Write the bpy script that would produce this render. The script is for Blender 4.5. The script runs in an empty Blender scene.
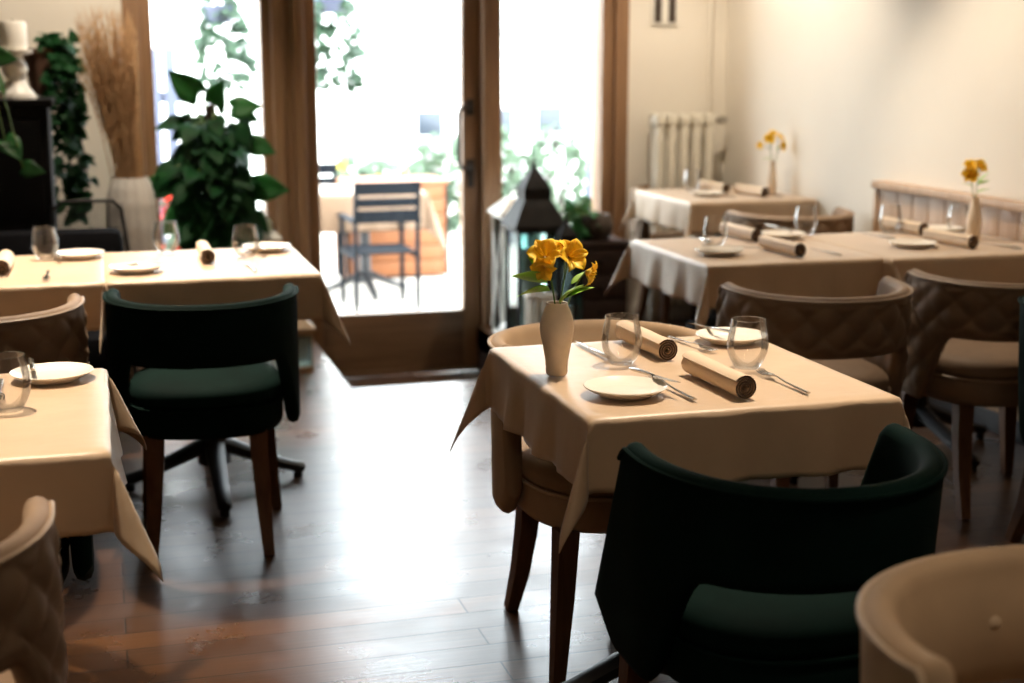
import bpy, bmesh, math, random
from math import sin, cos, pi, sqrt, hypot, atan2, radians
from mathutils import Vector, Matrix
S = bpy.context.scene
COL = S.collection
random.seed(7)

# ------------------------------------------------------------------ materials
MATS = {}
def srgb(r, g, b):
    f = lambda c: (c / 255 / 12.92) if c / 255 <= 0.04045 else ((c / 255 + 0.055) / 1.055) ** 2.4
    return (f(r), f(g), f(b), 1)

class NT:
    def __init__(s, name):
        s.m = bpy.data.materials.new(name); s.m.use_nodes = True
        s.t = s.m.node_tree; s.n = s.t.nodes; s.l = s.t.links
        s.b = s.n['Principled BSDF']; s.out = s.n['Material Output']
        MATS[name] = s.m
    def new(s, t, **kw):
        o = s.n.new(t)
        for k, v in kw.items():
            if k in o.inputs.keys(): o.inputs[k].default_value = v
            else: setattr(o, k, v)
        return o
    def link(s, a, b): s.l.new(a, b)
    def ramp(s, fac, stops):
        r = s.new('ShaderNodeValToRGB')
        e = r.color_ramp.elements
        while len(e) < len(stops): e.new(0.5)
        for i, (p, c) in enumerate(stops): e[i].position = p; e[i].color = c
        s.link(fac, r.inputs[0]); return r.outputs[0]
    def bump(s, h, strength=.3, dist=.01, prev=None):
        b = s.new('ShaderNodeBump'); b.inputs['Strength'].default_value = strength; b.inputs['Distance'].default_value = dist
        s.link(h, b.inputs['Height'])
        if prev is not None: s.link(prev, b.inputs['Normal'])
        s.link(b.outputs[0], s.b.inputs['Normal']); return b.outputs[0]
    def coord(s, scale=(1, 1, 1), kind='Object'):
        c = s.new('ShaderNodeTexCoord'); m = s.new('ShaderNodeMapping'); m.inputs['Scale'].default_value = scale
        s.link(c.outputs[kind], m.inputs[0]); return m.outputs[0]
    def noise(s, vec, scale, detail=3, rough=.5):
        n = s.new('ShaderNodeTexNoise'); n.inputs['Scale'].default_value = scale; n.inputs['Detail'].default_value = detail
        n.inputs['Roughness'].default_value = rough; s.link(vec, n.inputs['Vector']); return n.outputs['Fac']

def dark(c, f): return (c[0] * f, c[1] * f, c[2] * f, 1)
def simple(name, col, rough=.5, metal=0, var=.12, nscale=20, sheen=0, bump=0, spec=.5, scale=(1, 1, 1), trans=0, coat=0):
    t = NT(name); b = t.b
    v = t.coord(scale)
    f = t.noise(v, nscale)
    t.link(t.ramp(f, [(.3, dark(col, 1 - var)), (.7, dark(col, 1 + var))]), b.inputs['Base Color'])
    b.inputs['Roughness'].default_value = rough; b.inputs['Metallic'].default_value = metal
    b.inputs['Specular IOR Level'].default_value = spec
    if sheen: b.inputs['Sheen Weight'].default_value = sheen; b.inputs['Sheen Roughness'].default_value = .4; b.inputs['Sheen Tint'].default_value = (min(1, col[0] * 2.2 + .05), min(1, col[1] * 2.2 + .05), min(1, col[2] * 2.2 + .05), 1)
    if coat: b.inputs['Coat Weight'].default_value = coat
    if bump: t.bump(f, bump, .004)
    if trans:
        tr = t.new('ShaderNodeBsdfTranslucent'); tr.inputs[0].default_value = dark(col, 1.6)
        mx = t.new('ShaderNodeMixShader'); mx.inputs[0].default_value = trans
        t.link(b.outputs[0], mx.inputs[1]); t.link(tr.outputs[0], mx.inputs[2]); t.link(mx.outputs[0], t.out.inputs[0])
    return t.m

def wood(name, c1, c2, rough=.45, scale=(14, 14, 1.2), spec=.5):
    t = NT(name); v = t.coord(scale)
    f = t.noise(v, 3.0, 5, .6)
    t.link(t.ramp(f, [(.3, c1), (.7, c2)]), t.b.inputs['Base Color'])
    t.b.inputs['Roughness'].default_value = rough; t.b.inputs['Specular IOR Level'].default_value = spec
    t.bump(f, .15, .003); return t.m

def thinglass(name, tint=(1, 1, 1, 1), blend=.12, rough=.02, base=.0):
    t = NT(name)
    tr = t.new('ShaderNodeBsdfTransparent'); tr.inputs[0].default_value = tint
    gl = t.new('ShaderNodeBsdfGlossy'); gl.inputs['Roughness'].default_value = rough
    fr = t.new('ShaderNodeFresnel'); fr.inputs[0].default_value = 1.45
    mu = t.new('ShaderNodeMath', operation='MULTIPLY_ADD'); mu.inputs[1].default_value = blend; mu.inputs[2].default_value = base
    t.link(fr.outputs[0], mu.inputs[0])
    mx = t.new('ShaderNodeMixShader'); t.link(mu.outputs[0], mx.inputs[0]); t.link(tr.outputs[0], mx.inputs[1]); t.link(gl.outputs[0], mx.inputs[2])
    t.link(mx.outputs[0], t.out.inputs[0]); return t.m

simple('green_velvet', (.0022, .0105, .0082, 1), .8, var=.25, nscale=9, sheen=.035, spec=.05)
simple('beige_velvet', (.33, .225, .135, 1), .7, var=.10, nscale=9, sheen=.35, spec=.2)
simple('taupe_velvet', (.215, .142, .088, 1), .65, var=.12, nscale=9, sheen=.35, spec=.25)
simple('beige_piping', (.40, .29, .19, 1), .55, var=.06, sheen=.3)
simple('taupe_piping', (.30, .21, .135, 1), .55, var=.06, sheen=.3)
simple('black_fabric', (.003, .003, .0035, 1), .9, var=.2, spec=.03)
wood('chair_leg_wood', (.085, .038, .018, 1), (.14, .066, .032, 1), .5, (20, 20, 2), .22)
wood('oak_frame', (.20, .105, .050, 1), (.30, .165, .080, 1), .5, (18, 18, 1.0))
wood('oak_rail', (.13, .070, .034, 1), (.20, .112, .056, 1), .5, (1.0, 18, 14))
wood('panel_wood', (.33, .205, .115, 1), (.46, .30, .18, 1), .5, (10, 10, 1.0))
wood('chest_wood', (.022, .011, .008, 1), (.042, .022, .015, 1), .5, (2, 10, 10))
wood('planter_wood', (.16, .048, .009, 1), (.21, .068, .014, 1), .6, (2, 12, 10))
wood('pale_wood', (.42, .29, .17, 1), (.55, .40, .25, 1), .5, (10, 10, 2))
simple('table_metal', (.010, .010, .011, 1), .5, 0, var=.1, spec=.4)
simple('black_lacquer', (.003, .003, .003, 1), .6, var=.1, spec=.10)
simple('outdoor_metal', (.005, .007, .010, 1), .7, var=.15, spec=.12)
simple('bronze', (.010, .008, .007, 1), .6, 0, var=.3, spec=.2)
simple('steel', (.55, .53, .50, 1), .22, 1, var=.06)
simple('dark_handle_metal', (.022, .015, .010, 1), .5, 0)
simple('china', (.78, .72, .63, 1), .22, var=.02, coat=.2)
simple('stoneware', (.78, .65, .50, 1), .6, var=.05, nscale=40, bump=.15)
simple('white_ceramic', (.80, .77, .72, 1), .4, var=.04)
simple('painted_white', (.78, .75, .68, 1), .4, var=.03)
simple('candle_wax', (.85, .82, .76, 1), .5, var=.02)
simple('radiator_paint', (.74, .70, .60, 1), .4, var=.03)
simple('grass_straw', (.42, .25, .115, 1), .8, var=.3, nscale=60)
simple('plume_straw', (.52, .34, .18, 1), .9, var=.25, nscale=60, trans=.3)
simple('leaf_dark', (.006, .052, .012, 1), .6, var=.4, nscale=12, trans=.14, spec=.22)
simple('leaf_mid', (.016, .12, .022, 1), .5, var=.35, nscale=12, trans=.25)
simple('leaf_fresh', (.26, .46, .05, 1), .5, var=.3, nscale=40, trans=.2)
simple('leaf_outdoor', (.022, .055, .024, 1), .6, var=.4, nscale=8, trans=.3)
simple('leaf_silver', (.07, .11, .065, 1), .7, var=.3, nscale=8, trans=.2)
simple('stem_green', (.12, .22, .04, 1), .5, var=.2)
simple('stem_brown', (.035, .022, .014, 1), .8, var=.3)
simple('red_petal', (.42, .02, .012, 1), .5, var=.2, trans=.3)
simple('terracotta', (.12, .06, .035, 1), .8, var=.2)
simple('stone_pot', (.075, .055, .042, 1), .85, var=.3, nscale=30, bump=.4)
simple('pavement', (.42, .38, .33, 1), .8, var=.15, nscale=4)
simple('render_white', (.80, .79, .76, 1), .8, var=.04, nscale=2)
simple('window_slate', (.022, .03, .042, 1), .3, var=.1)
simple('red_cloth', (.42, .07, .09, 1), .8, var=.1)
simple('pole_blue', (.045, .052, .085, 1), .5, var=.1)
simple('soil', (.02, .014, .009, 1), .95, var=.4, nscale=60)
simple('ceiling_paint', (.55, .49, .40, 1), .9, var=.02, nscale=3)
simple('dark_plastic', (.05, .035, .025, 1), .5, var=.1)
thinglass('tumbler_glass', (.99, .99, .99, 1), .55, .02, .008)
thinglass('glass_rim', (.96, .96, .96, 1), .6, .10, .32)
thinglass('window_glass', (.97, .98, .98, 1), .5, .01, 0)
thinglass('lantern_glass', (.80, .90, .90, 1), .9, .06, .03)

def wall_mat():
    t = NT('cream_plaster'); v = t.coord()
    f = t.noise(v, 1.3, 5, .55); g = t.noise(v, 40, 3)
    t.link(t.ramp(f, [(.3, (.735, .685, .60, 1)), (.7, (.785, .74, .655, 1))]), t.b.inputs['Base Color'])
    t.b.inputs['Roughness'].default_value = .85
    t.bump(g, .12, .004)
wall_mat()

def floor_mat():
    t = NT('floor_boards'); v = t.coord()
    br = t.new('ShaderNodeTexBrick'); br.offset = .37; br.offset_frequency = 2
    br.inputs['Scale'].default_value = 1; br.inputs['Brick Width'].default_value = 1.35; br.inputs['Row Height'].default_value = .105
    br.inputs['Mortar Size'].default_value = .0026; br.inputs['Mortar Smooth'].default_value = .2; br.inputs['Bias'].default_value = 0
    br.inputs['Color1'].default_value = (.076, .032, .010, 1); br.inputs['Color2'].default_value = (.040, .0165, .0055, 1)
    br.inputs['Mortar'].default_value = (.014, .009, .006, 1)
    t.link(v, br.inputs['Vector'])
    gv = t.coord((1.6, 26, 1)); g = t.noise(gv, 3, 6, .65)
    mx = t.new('ShaderNodeMix', data_type='RGBA', blend_type='MULTIPLY'); mx.inputs[0].default_value = .85
    t.link(br.outputs['Color'], mx.inputs[6]); t.link(t.ramp(g, [(.25, (.6, .58, .56, 1)), (.75, (1.25, 1.2, 1.15, 1))]), mx.inputs[7])
    t.link(mx.outputs[2], t.b.inputs['Base Color'])
    w = t.noise(v, 2.6, 5, .6)
    rr = t.new('ShaderNodeMapRange'); rr.inputs[1].default_value = .3; rr.inputs[2].default_value = .72; rr.inputs[3].default_value = .23; rr.inputs[4].default_value = .38
    t.link(t.ramp(br.outputs['Fac'], [(0, (.31, .31, .31, 1)), (1, (.18, .22, .22, 1))]), t.b.inputs['Specular IOR Level'])
    t.link(w, rr.inputs[0]); t.link(rr.outputs[0], t.b.inputs['Roughness'])
    ma = t.new('ShaderNodeMath', operation='MULTIPLY_ADD'); ma.inputs[1].default_value = -1.0; t.link(br.outputs['Fac'], ma.inputs[0])
    mb = t.new('ShaderNodeMath', operation='MULTIPLY'); mb.inputs[1].default_value = .35; t.link(g, mb.inputs[0]); t.link(mb.outputs[0], ma.inputs[2])
    t.bump(ma.outputs[0], .3, .003)
floor_mat()

def cloth_mat(name, c, rough):
    t = NT(name); b = t.b
    v = t.coord(kind='UV')
    f = t.noise(v, 7, 3)
    t.link(t.ramp(f, [(.3, dark(c, .95)), (.7, dark(c, 1.05))]), b.inputs['Base Color'])
    b.inputs['Roughness'].default_value = rough; b.inputs['Sheen Weight'].default_value = .25; b.inputs['Sheen Roughness'].default_value = .35
    b.inputs['Specular IOR Level'].default_value = .45
    w = t.new('ShaderNodeTexWave', wave_type='BANDS'); w.inputs['Scale'].default_value = 160; t.link(v, w.inputs['Vector'])
    s1 = t.bump(w.outputs['Fac'], .04, .001)
    n2 = t.noise(v, 12, 3); t.bump(n2, .22, .010, s1)
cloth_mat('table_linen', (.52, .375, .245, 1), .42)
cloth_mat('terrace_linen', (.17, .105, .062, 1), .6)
cloth_mat('napkin_linen', (.64, .48, .32, 1), .6)
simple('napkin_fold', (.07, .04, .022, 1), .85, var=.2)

def petal_mat():
    t = NT('yellow_petal'); v = t.coord(scale=(90, 90, 90))
    f = t.noise(v, 2.2, 2)
    t.link(t.ramp(f, [(.27, (.50, .17, .008, 1)), (.36, (.97, .69, .03, 1)), (.72, (.98, .82, .08, 1))]), t.b.inputs['Base Color'])
    t.b.inputs['Roughness'].default_value = .5
    tr = t.new('ShaderNodeBsdfTranslucent'); tr.inputs[0].default_value = (.95, .62, .05, 1)
    mx = t.new('ShaderNodeMixShader'); mx.inputs[0].default_value = .42
    t.link(t.b.outputs[0], mx.inputs[1]); t.link(tr.outputs[0], mx.inputs[2]); t.link(mx.outputs[0], t.out.inputs[0])
petal_mat()
def M(n): return MATS[n]

# ------------------------------------------------------------------ mesh helpers
class MB:
    def __init__(s): s.v = []; s.f = []; s.mi = []; s.uv = None
    def add(s, verts, faces, mi=0, mat=None):
        o = len(s.v)
        s.v += [tuple(mat @ Vector(p)) if mat else tuple(p) for p in verts]
        s.f += [tuple(i + o for i in f) for f in faces]; s.mi += [mi] * len(faces); return s
    def box(s, x0, x1, y0, y1, z0, z1, bev=.0, mi=0, mat=None):
        bm = bmesh.new(); bmesh.ops.create_cube(bm, size=1)
        for v in bm.verts: v.co = Vector(((x0 + x1) / 2 + v.co.x * (x1 - x0), (y0 + y1) / 2 + v.co.y * (y1 - y0), (z0 + z1) / 2 + v.co.z * (z1 - z0)))
        if bev > 0: bmesh.ops.bevel(bm, geom=list(bm.edges), offset=bev, segments=2, profile=.6, affect='EDGES')
        bm.verts.index_update()
        s.add([v.co.copy() for v in bm.verts], [[v.index for v in f.verts] for f in bm.faces], mi, mat); bm.free(); return s
    def lathe(s, prof, n=32, c=(0, 0, 0), mi=0, mat=None, sx=1, sy=1, closed=False):
        vs = []; fs = []; k = len(prof)
        for (r, z) in prof:
            for i in range(n):
                a = 2 * pi * i / n; vs.append((c[0] + r * cos(a) * sx, c[1] + r * sin(a) * sy, c[2] + z))
        for j in range(k - 1 if not closed else k):
            j2 = (j + 1) % k
            for i in range(n):
                i2 = (i + 1) % n; fs.append((j * n + i, j * n + i2, j2 * n + i2, j2 * n + i))
        if not closed:
            if prof[0][0] > 1e-6: fs.append(tuple(range(n))[::-1])
            if prof[-1][0] > 1e-6: fs.append(tuple((k - 1) * n + i for i in range(n)))
        return s.add(vs, fs, mi, mat)
    def tube(s, pts, rad, n=8, mi=0, mat=None, closed=False, flat=1.0):
        pts = [Vector(p) for p in pts]; k = len(pts)
        if not hasattr(rad, '__len__'): rad = [rad] * k
        vs = []; fs = []; up = None
        for i, p in enumerate(pts):
            if closed: t = (pts[(i + 1) % k] - pts[i - 1]).normalized()
            else: t = (pts[min(i + 1, k - 1)] - pts[max(i - 1, 0)]).normalized()
            if up is None: up = Vector((0, 0, 1)) if abs(t.z) < .9 else Vector((0, 1, 0))
            a = t.cross(up).normalized(); b = a.cross(t).normalized(); up = b
            for j in range(n):
                th = 2 * pi * j / n + pi / n; vs.append(p + a * (rad[i] * cos(th)) + b * (rad[i] * sin(th) * flat))
        for i in range(k if closed else k - 1):
            i2 = (i + 1) % k
            for j in range(n):
                j2 = (j + 1) % n; fs.append((i * n + j, i * n + j2, i2 * n + j2, i2 * n + j))
        if not closed: fs.append(tuple(range(n))[::-1]); fs.append(tuple((k - 1) * n + j for j in range(n)))
        return s.add(vs, fs, mi, mat)
    def grid(s, P, mi=0, mat=None, wrap=False):
        nr, nc = len(P), len(P[0]); fs = []
        for i in range(nr - 1):
            for j in range(nc if wrap else nc - 1):
                j2 = (j + 1) % nc; fs.append((i * nc + j, i * nc + j2, (i + 1) * nc + j2, (i + 1) * nc + j))
        return s.add([p for r in P for p in r], fs, mi, mat)
    def obj(s, name, mats, parent=None, smooth=True, loc=None, rot=None, sharp=40):
        me = bpy.data.meshes.new(name); me.from_pydata([tuple(v) for v in s.v], [], s.f)
        if isinstance(mats, str): mats = [mats]
        for m in mats: me.materials.append(M(m))
        me.polygons.foreach_set('material_index', s.mi)
        bm = bmesh.new(); bm.from_mesh(me); bmesh.ops.recalc_face_normals(bm, faces=bm.faces)
        for f in bm.faces: f.smooth = smooth
        if smooth:
            lim = radians(sharp)
            for e in bm.edges:
                if len(e.link_faces) == 2 and e.calc_face_angle(0) > lim: e.smooth = False
        bm.to_mesh(me); bm.free()
        if s.uv:
            uvl = me.uv_layers.new(name='UVMap')
            for lp in me.loops: uvl.data[lp.index].uv = s.uv[lp.vertex_index]
        o = bpy.data.objects.new(name, me); COL.objects.link(o)
        if parent is not None: o.parent = parent
        if loc: o.location = loc
        if rot is not None: o.rotation_euler = (0, 0, rot)
        return o

def thing(name, label, cat, loc=(0, 0, 0), rz=0, group=None):
    o = bpy.data.objects.new(name, None); COL.objects.link(o); o.empty_display_size = .05
    o.location = loc; o.rotation_euler = (0, 0, rz); o['label'] = label; o['category'] = cat
    if group: o['group'] = group
    return o
def tag(o, label, cat, group=None):
    o['label'] = label; o['category'] = cat
    if group: o['group'] = group
    return o
def struct(o): o['kind'] = 'structure'; return o
def dup(root, loc, rz=0, label=None, group=None):
    def cp(o, par):
        c = o.copy(); COL.objects.link(c)
        if par is not None: c.parent = par
        for ch in o.children: cp(ch, c)
        return c
    r = cp(root, None); r.location = loc; r.rotation_euler = (0, 0, rz)
    if label: r['label'] = label
    if group: r['group'] = group
    return r
def arc(cx, cy, r, a0, a1, n): return [(cx + r * cos(a0 + (a1 - a0) * i / n), cy + r * sin(a0 + (a1 - a0) * i / n)) for i in range(n + 1)]
def sst(a, b, x):
    t = max(0, min(1, (x - a) / (b - a))); return t * t * (3 - 2 * t)

# ------------------------------------------------------------------ the setting
YW, YD, XW, WELL = 7.2, 7.3, 3.28, -.25
WX0, WX1, WY0 = 1.0, 1.9, 5.99
b = MB()
b.box(-2.2, XW + .2, -2.2, WY0, -.12, 0); b.box(-2.2, WX0, WY0, YD + .1, -.12, 0); b.box(WX1, XW + .2, WY0, YD + .1, -.12, 0)
struct(b.obj('floor', 'floor_boards', smooth=False))
b = MB(); b.box(WX0 - .05, WX1 + .05, WY0 - .05, YD + .12, WELL - .1, WELL)
struct(b.obj('floor_entrance_well', 'floor_boards', smooth=False))
b = MB(); b.box(WX0 - .02, WX0, WY0, YD - .06, WELL, -.002); b.box(WX1, WX1 + .02, WY0, YD - .06, WELL, -.002); b.box(WX0, WX1, WY0 - .02, WY0, WELL, -.002)
struct(b.obj('trim_1', 'chest_wood', smooth=False))
b = MB(); b.box(-2.4, .14, YW, YW + .25, 0, 2.7); b.box(2.71, XW + .2, YW, YW + .25, 0, 2.7); b.box(.14, 2.71, YW, YW + .25, 2.35, 2.7)
struct(b.obj('wall_back', 'cream_plaster', smooth=False))
b = MB(); b.box(XW, XW + .2, -2.2, YW, 0, 2.7); struct(b.obj('wall_right', 'cream_plaster', smooth=False))
b = MB(); b.box(-2.4, -2.2, -2.2, YW, 0, 2.7); struct(b.obj('wall_left', 'cream_plaster', smooth=False))
b = MB(); b.box(-2.4, XW + .2, -2.4, -2.2, 0, 2.7); struct(b.obj('wall_front', 'chest_wood', smooth=False))
b = MB(); b.box(-2.4, XW + .2, -2.4, YW + .25, 2.7, 2.85); struct(b.obj('ceiling', 'ceiling_paint', smooth=False))
# posts beside the door
b = MB()
b.box(.795, .845, 7.235, 7.37, 0, 2.35, .006); b.box(.845, .905, 7.20, 7.37, 0, 2.35, .008); b.box(.905, .945, 7.225, 7.37, 0, 2.35, .006); b.box(.945, 1.006, 7.19, 7.37, WELL, 2.35, .008)
struct(b.obj('trim_2', 'oak_frame'))
b = MB(); b.box(1.925, 1.975, 7.20, 7.37, WELL, 2.35, .006); b.box(1.975, 2.03, 7.225, 7.37, 0, 2.35, .006)
struct(b.obj('trim_3', 'oak_frame'))
b = MB(); b.box(.14, .215, 7.17, 7.37, 0, 2.35, .01); b.box(.215, .275, 7.22, 7.37, 0, 2.35, .006)
struct(b.obj('trim_4', 'oak_frame'))
b = MB(); b.box(2.575, 2.64, 7.21, 7.37, 0, 2.35, .006); b.box(2.64, 2.715, 7.18, 7.37, 0, 2.35, .01)
struct(b.obj('trim_5', 'oak_frame'))
b = MB(); b.box(.14, 2.71, 7.18, 7.37, 2.25, 2.35, .006); struct(b.obj('trim_6', 'oak_rail'))
def window(n, x0, x1):
    f = MB(); f.box(x0, x1, 7.25, 7.35, 0, .10, .005); f.box(x0, x1, 7.25, 7.35, 2.17, 2.25, .005)
    o = struct(f.obj('window_%d' % n, 'oak_rail'))
    g = MB(); g.box(x0, x1, 7.296, 7.304, .10, 2.17); g.obj('window_pane', 'window_glass', o, smooth=False)
window(1, .275, .795); window(2, 2.03, 2.575)
# door leaf
f = MB(); DX0, DX1 = 1.008, 1.923
f.box(DX0, DX0 + .066, 7.265, 7.335, WELL + .01, 2.25, .005); f.box(DX1 - .095, DX1, 7.265, 7.335, WELL + .01, 2.25, .005)
door = struct(f.obj('door_1', 'oak_frame'))
f = MB(); f.box(DX0 + .066, DX1 - .095, 7.268, 7.332, WELL + .01, .092, .005); f.box(DX0 + .066, DX1 - .095, 7.268, 7.332, 2.13, 2.25, .005)
f.box(DX0 + .02, DX1 - .02, 7.258, 7.268, WELL + .01, WELL + .04, .002)
f.obj('door_rail', 'oak_rail', door)
f = MB(); f.box(DX0 + .06, DX1 - .09, 7.297, 7.303, .09, 2.14); f.obj('door_pane', 'window_glass', door, smooth=False)
hx = DX1 - .056
f = MB(); f.tube([(hx, 7.265, 1.158), (hx - .01, 7.20, 1.16), (hx - .07, 7.175, 1.158), (hx - .082, 7.172, 1.13), (hx - .082, 7.172, 1.0), (hx - .082, 7.172, .88), (hx - .07, 7.175, .852), (hx - .01, 7.20, .85), (hx, 7.265, .852)], .011, 8)
f.box(hx - .022, hx + .022, 7.258, 7.266, 1.12, 1.20, .003); f.box(hx - .022, hx + .022, 7.258, 7.266, .81, .89, .003)
f.obj('door_handle', 'dark_handle_metal', door)
f = MB(); f.tube([(hx, 7.335, 1.158), (hx - .04, 7.42, 1.158), (hx - .075, 7.43, 1.13), (hx - .075, 7.43, .88), (hx - .04, 7.42, .852), (hx, 7.335, .852)], .009, 8)
f.obj('door_handle', 'steel', door)
f = MB(); f.box(hx - .017, hx + .017, 7.257, 7.266, .745, .815, .004); f.lathe([(.0, 0), (.009, 0), (.009, .006), (0, .006)], 12, mat=Matrix.Translation((hx, 7.257, .78)) @ Matrix.Rotation(pi / 2, 4, 'X'))
f.obj('door_lock', 'dark_handle_metal', door)
# wooden wall panelling on the right
f = MB()
y = -1.5
while y < 5.5:
    f.box(3.238, XW, y, min(y + .118, 5.5), .08, .855, .006); y += .12
f.box(3.215, XW, -1.5, 5.52, .855, .888, .006); f.box(3.228, XW, 5.49, 5.515, .08, .855, .004)
struct(f.obj('trim_7', 'panel_wood'))
f = MB(); f.box(3.228, XW, -2.2, 7.2, 0, .08, .004); struct(f.obj('baseboard_right', 'table_metal'))
f = MB(); f.box(2.715, 3.228, 7.185, 7.2, 0, .09, .004); f.box(-2.2, .14, 7.185, 7.2, 0, .09, .004); struct(f.obj('baseboard_back', 'painted_white'))

# ------------------------------------------------------------------ chairs
LB = [.25]
def U(s, h):
    """plan curve of the shell; s in [-1,1] along it, h 0 bottom .. 1 top"""
    w = .272; D = .205 + (.262 - .200) * h; L = LB[0] + (min(.055, LB[0] * .3) - LB[0]) * h; yc = .005
    k = .70; a = min(abs(s), k) / k * pi / 2
    x = w * sin(a) ** .92 if a > 0 else 0; y = yc - D * cos(a)
    if abs(s) > k: y = yc + (abs(s) - k) / (1 - k) * L
    return (x if s >= 0 else -x), y
ZB, ZT = .335, .745
def shell_pt(s, z):
    h = (z - ZB) / (ZT - ZB); return Vector((*U(s, h), z))
def shell_n(s, z):
    e = .004; p = shell_pt(max(-1, s - e), z); q = shell_pt(min(1, s + e), z); t = q - p
    n = Vector((t.y, -t.x, 0)); return n.normalized() if n.length > 1e-9 else Vector((0, -1, 0))
def make_chair(name, label, fabric, piping, wf=1.0, quilt=0, buttons=False, group=None, lb=.25):
    LB[0] = lb
    t = thing(name, label, 'chair', group=group)
    NS = 150 if quilt else 72; NZ = 30 if quilt else 14
    P = []
    arcl = 0; prev = None
    for i in range(NS + 1):
        s = -1 + 2 * i / NS; q = abs(s)
        zb = .562 + (.345 - .562) * sst(.40, .62, q) + .055 * sst(.80, 1.0, q)
        zt = ZT + .010 * q * q - .05 * (1 - sqrt(max(0, 1 - max(0, (q - .88) / .12) ** 2)))
        th = .043 * (1 - .85 * max(0, (q - .965) / .035) ** 2)
        c = shell_pt(s, .6)
        if prev is not None: arcl += (c - prev).length
        prev = c
        sec = []; r = th / 2
        for j in range(NZ + 1):       # outside, bottom to top
            z = zb + r + (zt - zb - 2 * r) * j / NZ
            p = shell_pt(s, z); n = shell_n(s, z)
            off = r
            if quilt:
                a = (arcl + z * 1.0) / quilt; bb = (arcl - z * 1.0) / quilt
                puff = (abs(sin(pi * a)) ** .55) * (abs(sin(pi * bb)) ** .55)
                fade = sst(0, .12, j / NZ) * sst(0, .10, 1 - j / NZ) * sst(0, .04, 1 - q)
                off += (.016 * puff - .006) * fade
            sec.append(p + n * off)
        for j in range(1, 6):
            a = pi * j / 6; z = zt - r + r * sin(a); p = shell_pt(s, zt - r); n = shell_n(s, zt - r); p.z = z; sec.append(p + n * (r * cos(a)))
        NI = 8
        for j in range(NI + 1):
            z = zt - r - (zt - zb - 2 * r) * j / NI; p = shell_pt(s, z); n = shell_n(s, z)
            pad = .012 * sin(pi * j / NI) * (1 - q * .5)
            sec.append(p - n * (r + pad))
        for j in range(1, 4):
            a = pi + pi * j / 4; z = zb + r + r * sin(a); p = shell_pt(s, zb + r); n = shell_n(s, zb + r); p.z = z; sec.append(p + n * (r * cos(a)))
        P.append(sec)
    m = MB(); m.grid(P, wrap=True); k = len(P[0])
    m.f.append(tuple(range(k))); m.f.append(tuple(NS * k + i for i in range(k))[::-1]); m.mi += [0, 0]
    sc = Matrix.Diagonal((wf, 1, 1, 1)); m.v = [tuple(sc @ Vector(v)) for v in m.v]
    bk = m.obj('backrest', fabric, t, sharp=70)
    # piping along the outer top edge
    pts = []
    for i in range(61):
        s = -.985 + 1.97 * i / 60; q = abs(s)
        zt = ZT + .010 * q * q - .05 * (1 - sqrt(max(0, 1 - max(0, (q - .88) / .12) ** 2)))
        p = shell_pt(s, zt - .012) + shell_n(s, zt - .012) * .0225; p.x *= wf; pts.append(p)
    MB().tube(pts, .0048, 6).obj('piping', piping, bk)
    # seat
    def plan(rw, rd, n=48, e=2.6):
        out = []
        for i in range(n):
            a = 2 * pi * i / n; c, s_ = cos(a), sin(a)
            out.append((rw * wf * math.copysign(abs(c) ** (2 / e), c), .035 + rd * math.copysign(abs(s_) ** (2 / e), s_)))
        return out
    def stack(levels):
        Pp = []
        for (f, z) in levels: Pp.append([(x, y, z) for x, y in plan(.240 * f, .240 * f)])
        g = MB(); g.grid(Pp, wrap=True); kk = len(Pp[0])
        g.f.append(tuple(range(kk))[::-1]); g.f.append(tuple((len(Pp) - 1) * kk + i for i in range(kk))); g.mi += [0, 0]
        return g
    stack([(.90, .432), (.985, .438), (1.0, .452), (.985, .472), (.93, .486), (.80, .496), (.55, .504), (.25, .508), (.05, .5085)]).obj('seat', fabric, t, sharp=80)
    stack([(.88, .345), (.97, .35), (1.0, .365), (1.0, .425), (.98, .432), (.90, .433)]).obj('seat_base', fabric, t, sharp=80)
    sbase = t.children[-1] if False else [c for c in COL.objects if c.parent == t and c.name.startswith('seat_base')][0]
    ring = [Vector((x, y, .432)) for x, y in plan(.242, .242)]
    MB().tube(ring, .005, 6, closed=True).obj('seat_piping', piping, sbase)
    for sx in (-1, 1):
        l = MB(); l.tube([(sx * .185 * wf, .215, .355), (sx * .195 * wf, .222, .2), (sx * .215 * wf, .24, 0)], [.037, .032, .022], 4); l.obj('leg', 'chair_leg_wood', t, sharp=30)
        l = MB(); l.tube([(sx * .155 * wf, -.12, .355), (sx * .160 * wf, -.135, .24), (sx * .167 * wf, -.165, .12), (sx * .176 * wf, -.215, 0)], [.037, .034, .029, .022], 4); l.obj('leg', 'chair_leg_wood', t, sharp=30)
    if buttons:
        for s in (-.31, 0, .31):
            p = shell_pt(s, .655) - shell_n(s, .655) * .030; p.x *= wf
            n = -shell_n(s, .655); R = n.to_track_quat('Z', 'Y').to_matrix().to_4x4()
            MB().lathe([(.0, .006), (.009, .004), (.014, 0), (.014, -.006), (0, -.006)], 14, mat=Matrix.Translation(p) @ R).obj('button', piping, bk)
    return t
gch = make_chair('velvet_chair', 'dark green velvet chair, back to us, at the far-left table under the big climbing plant', 'green_velvet', 'green_velvet', .93, group='green velvet dining chairs')
gch.location = (.265, 4.165, 0); gch.rotation_euler.z = radians(-5)
_f = dup(gch, (1.113, 2.175, 0), radians(-1), 'dark green velvet chair, back to us, at the near side of the table in focus')
_f.scale = (.985, 1.04, 1)
_n = dup(gch, (-.33, 3.065, 0), pi, 'dark green chair mostly hidden behind the near-left table, only its rim and underside showing')
_n.scale = (1, 1, .95)
dup(gch, (2.695, 3.24, 0), pi + radians(-4), 'dark green chair edge just entering at the right border of the photo')
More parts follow.
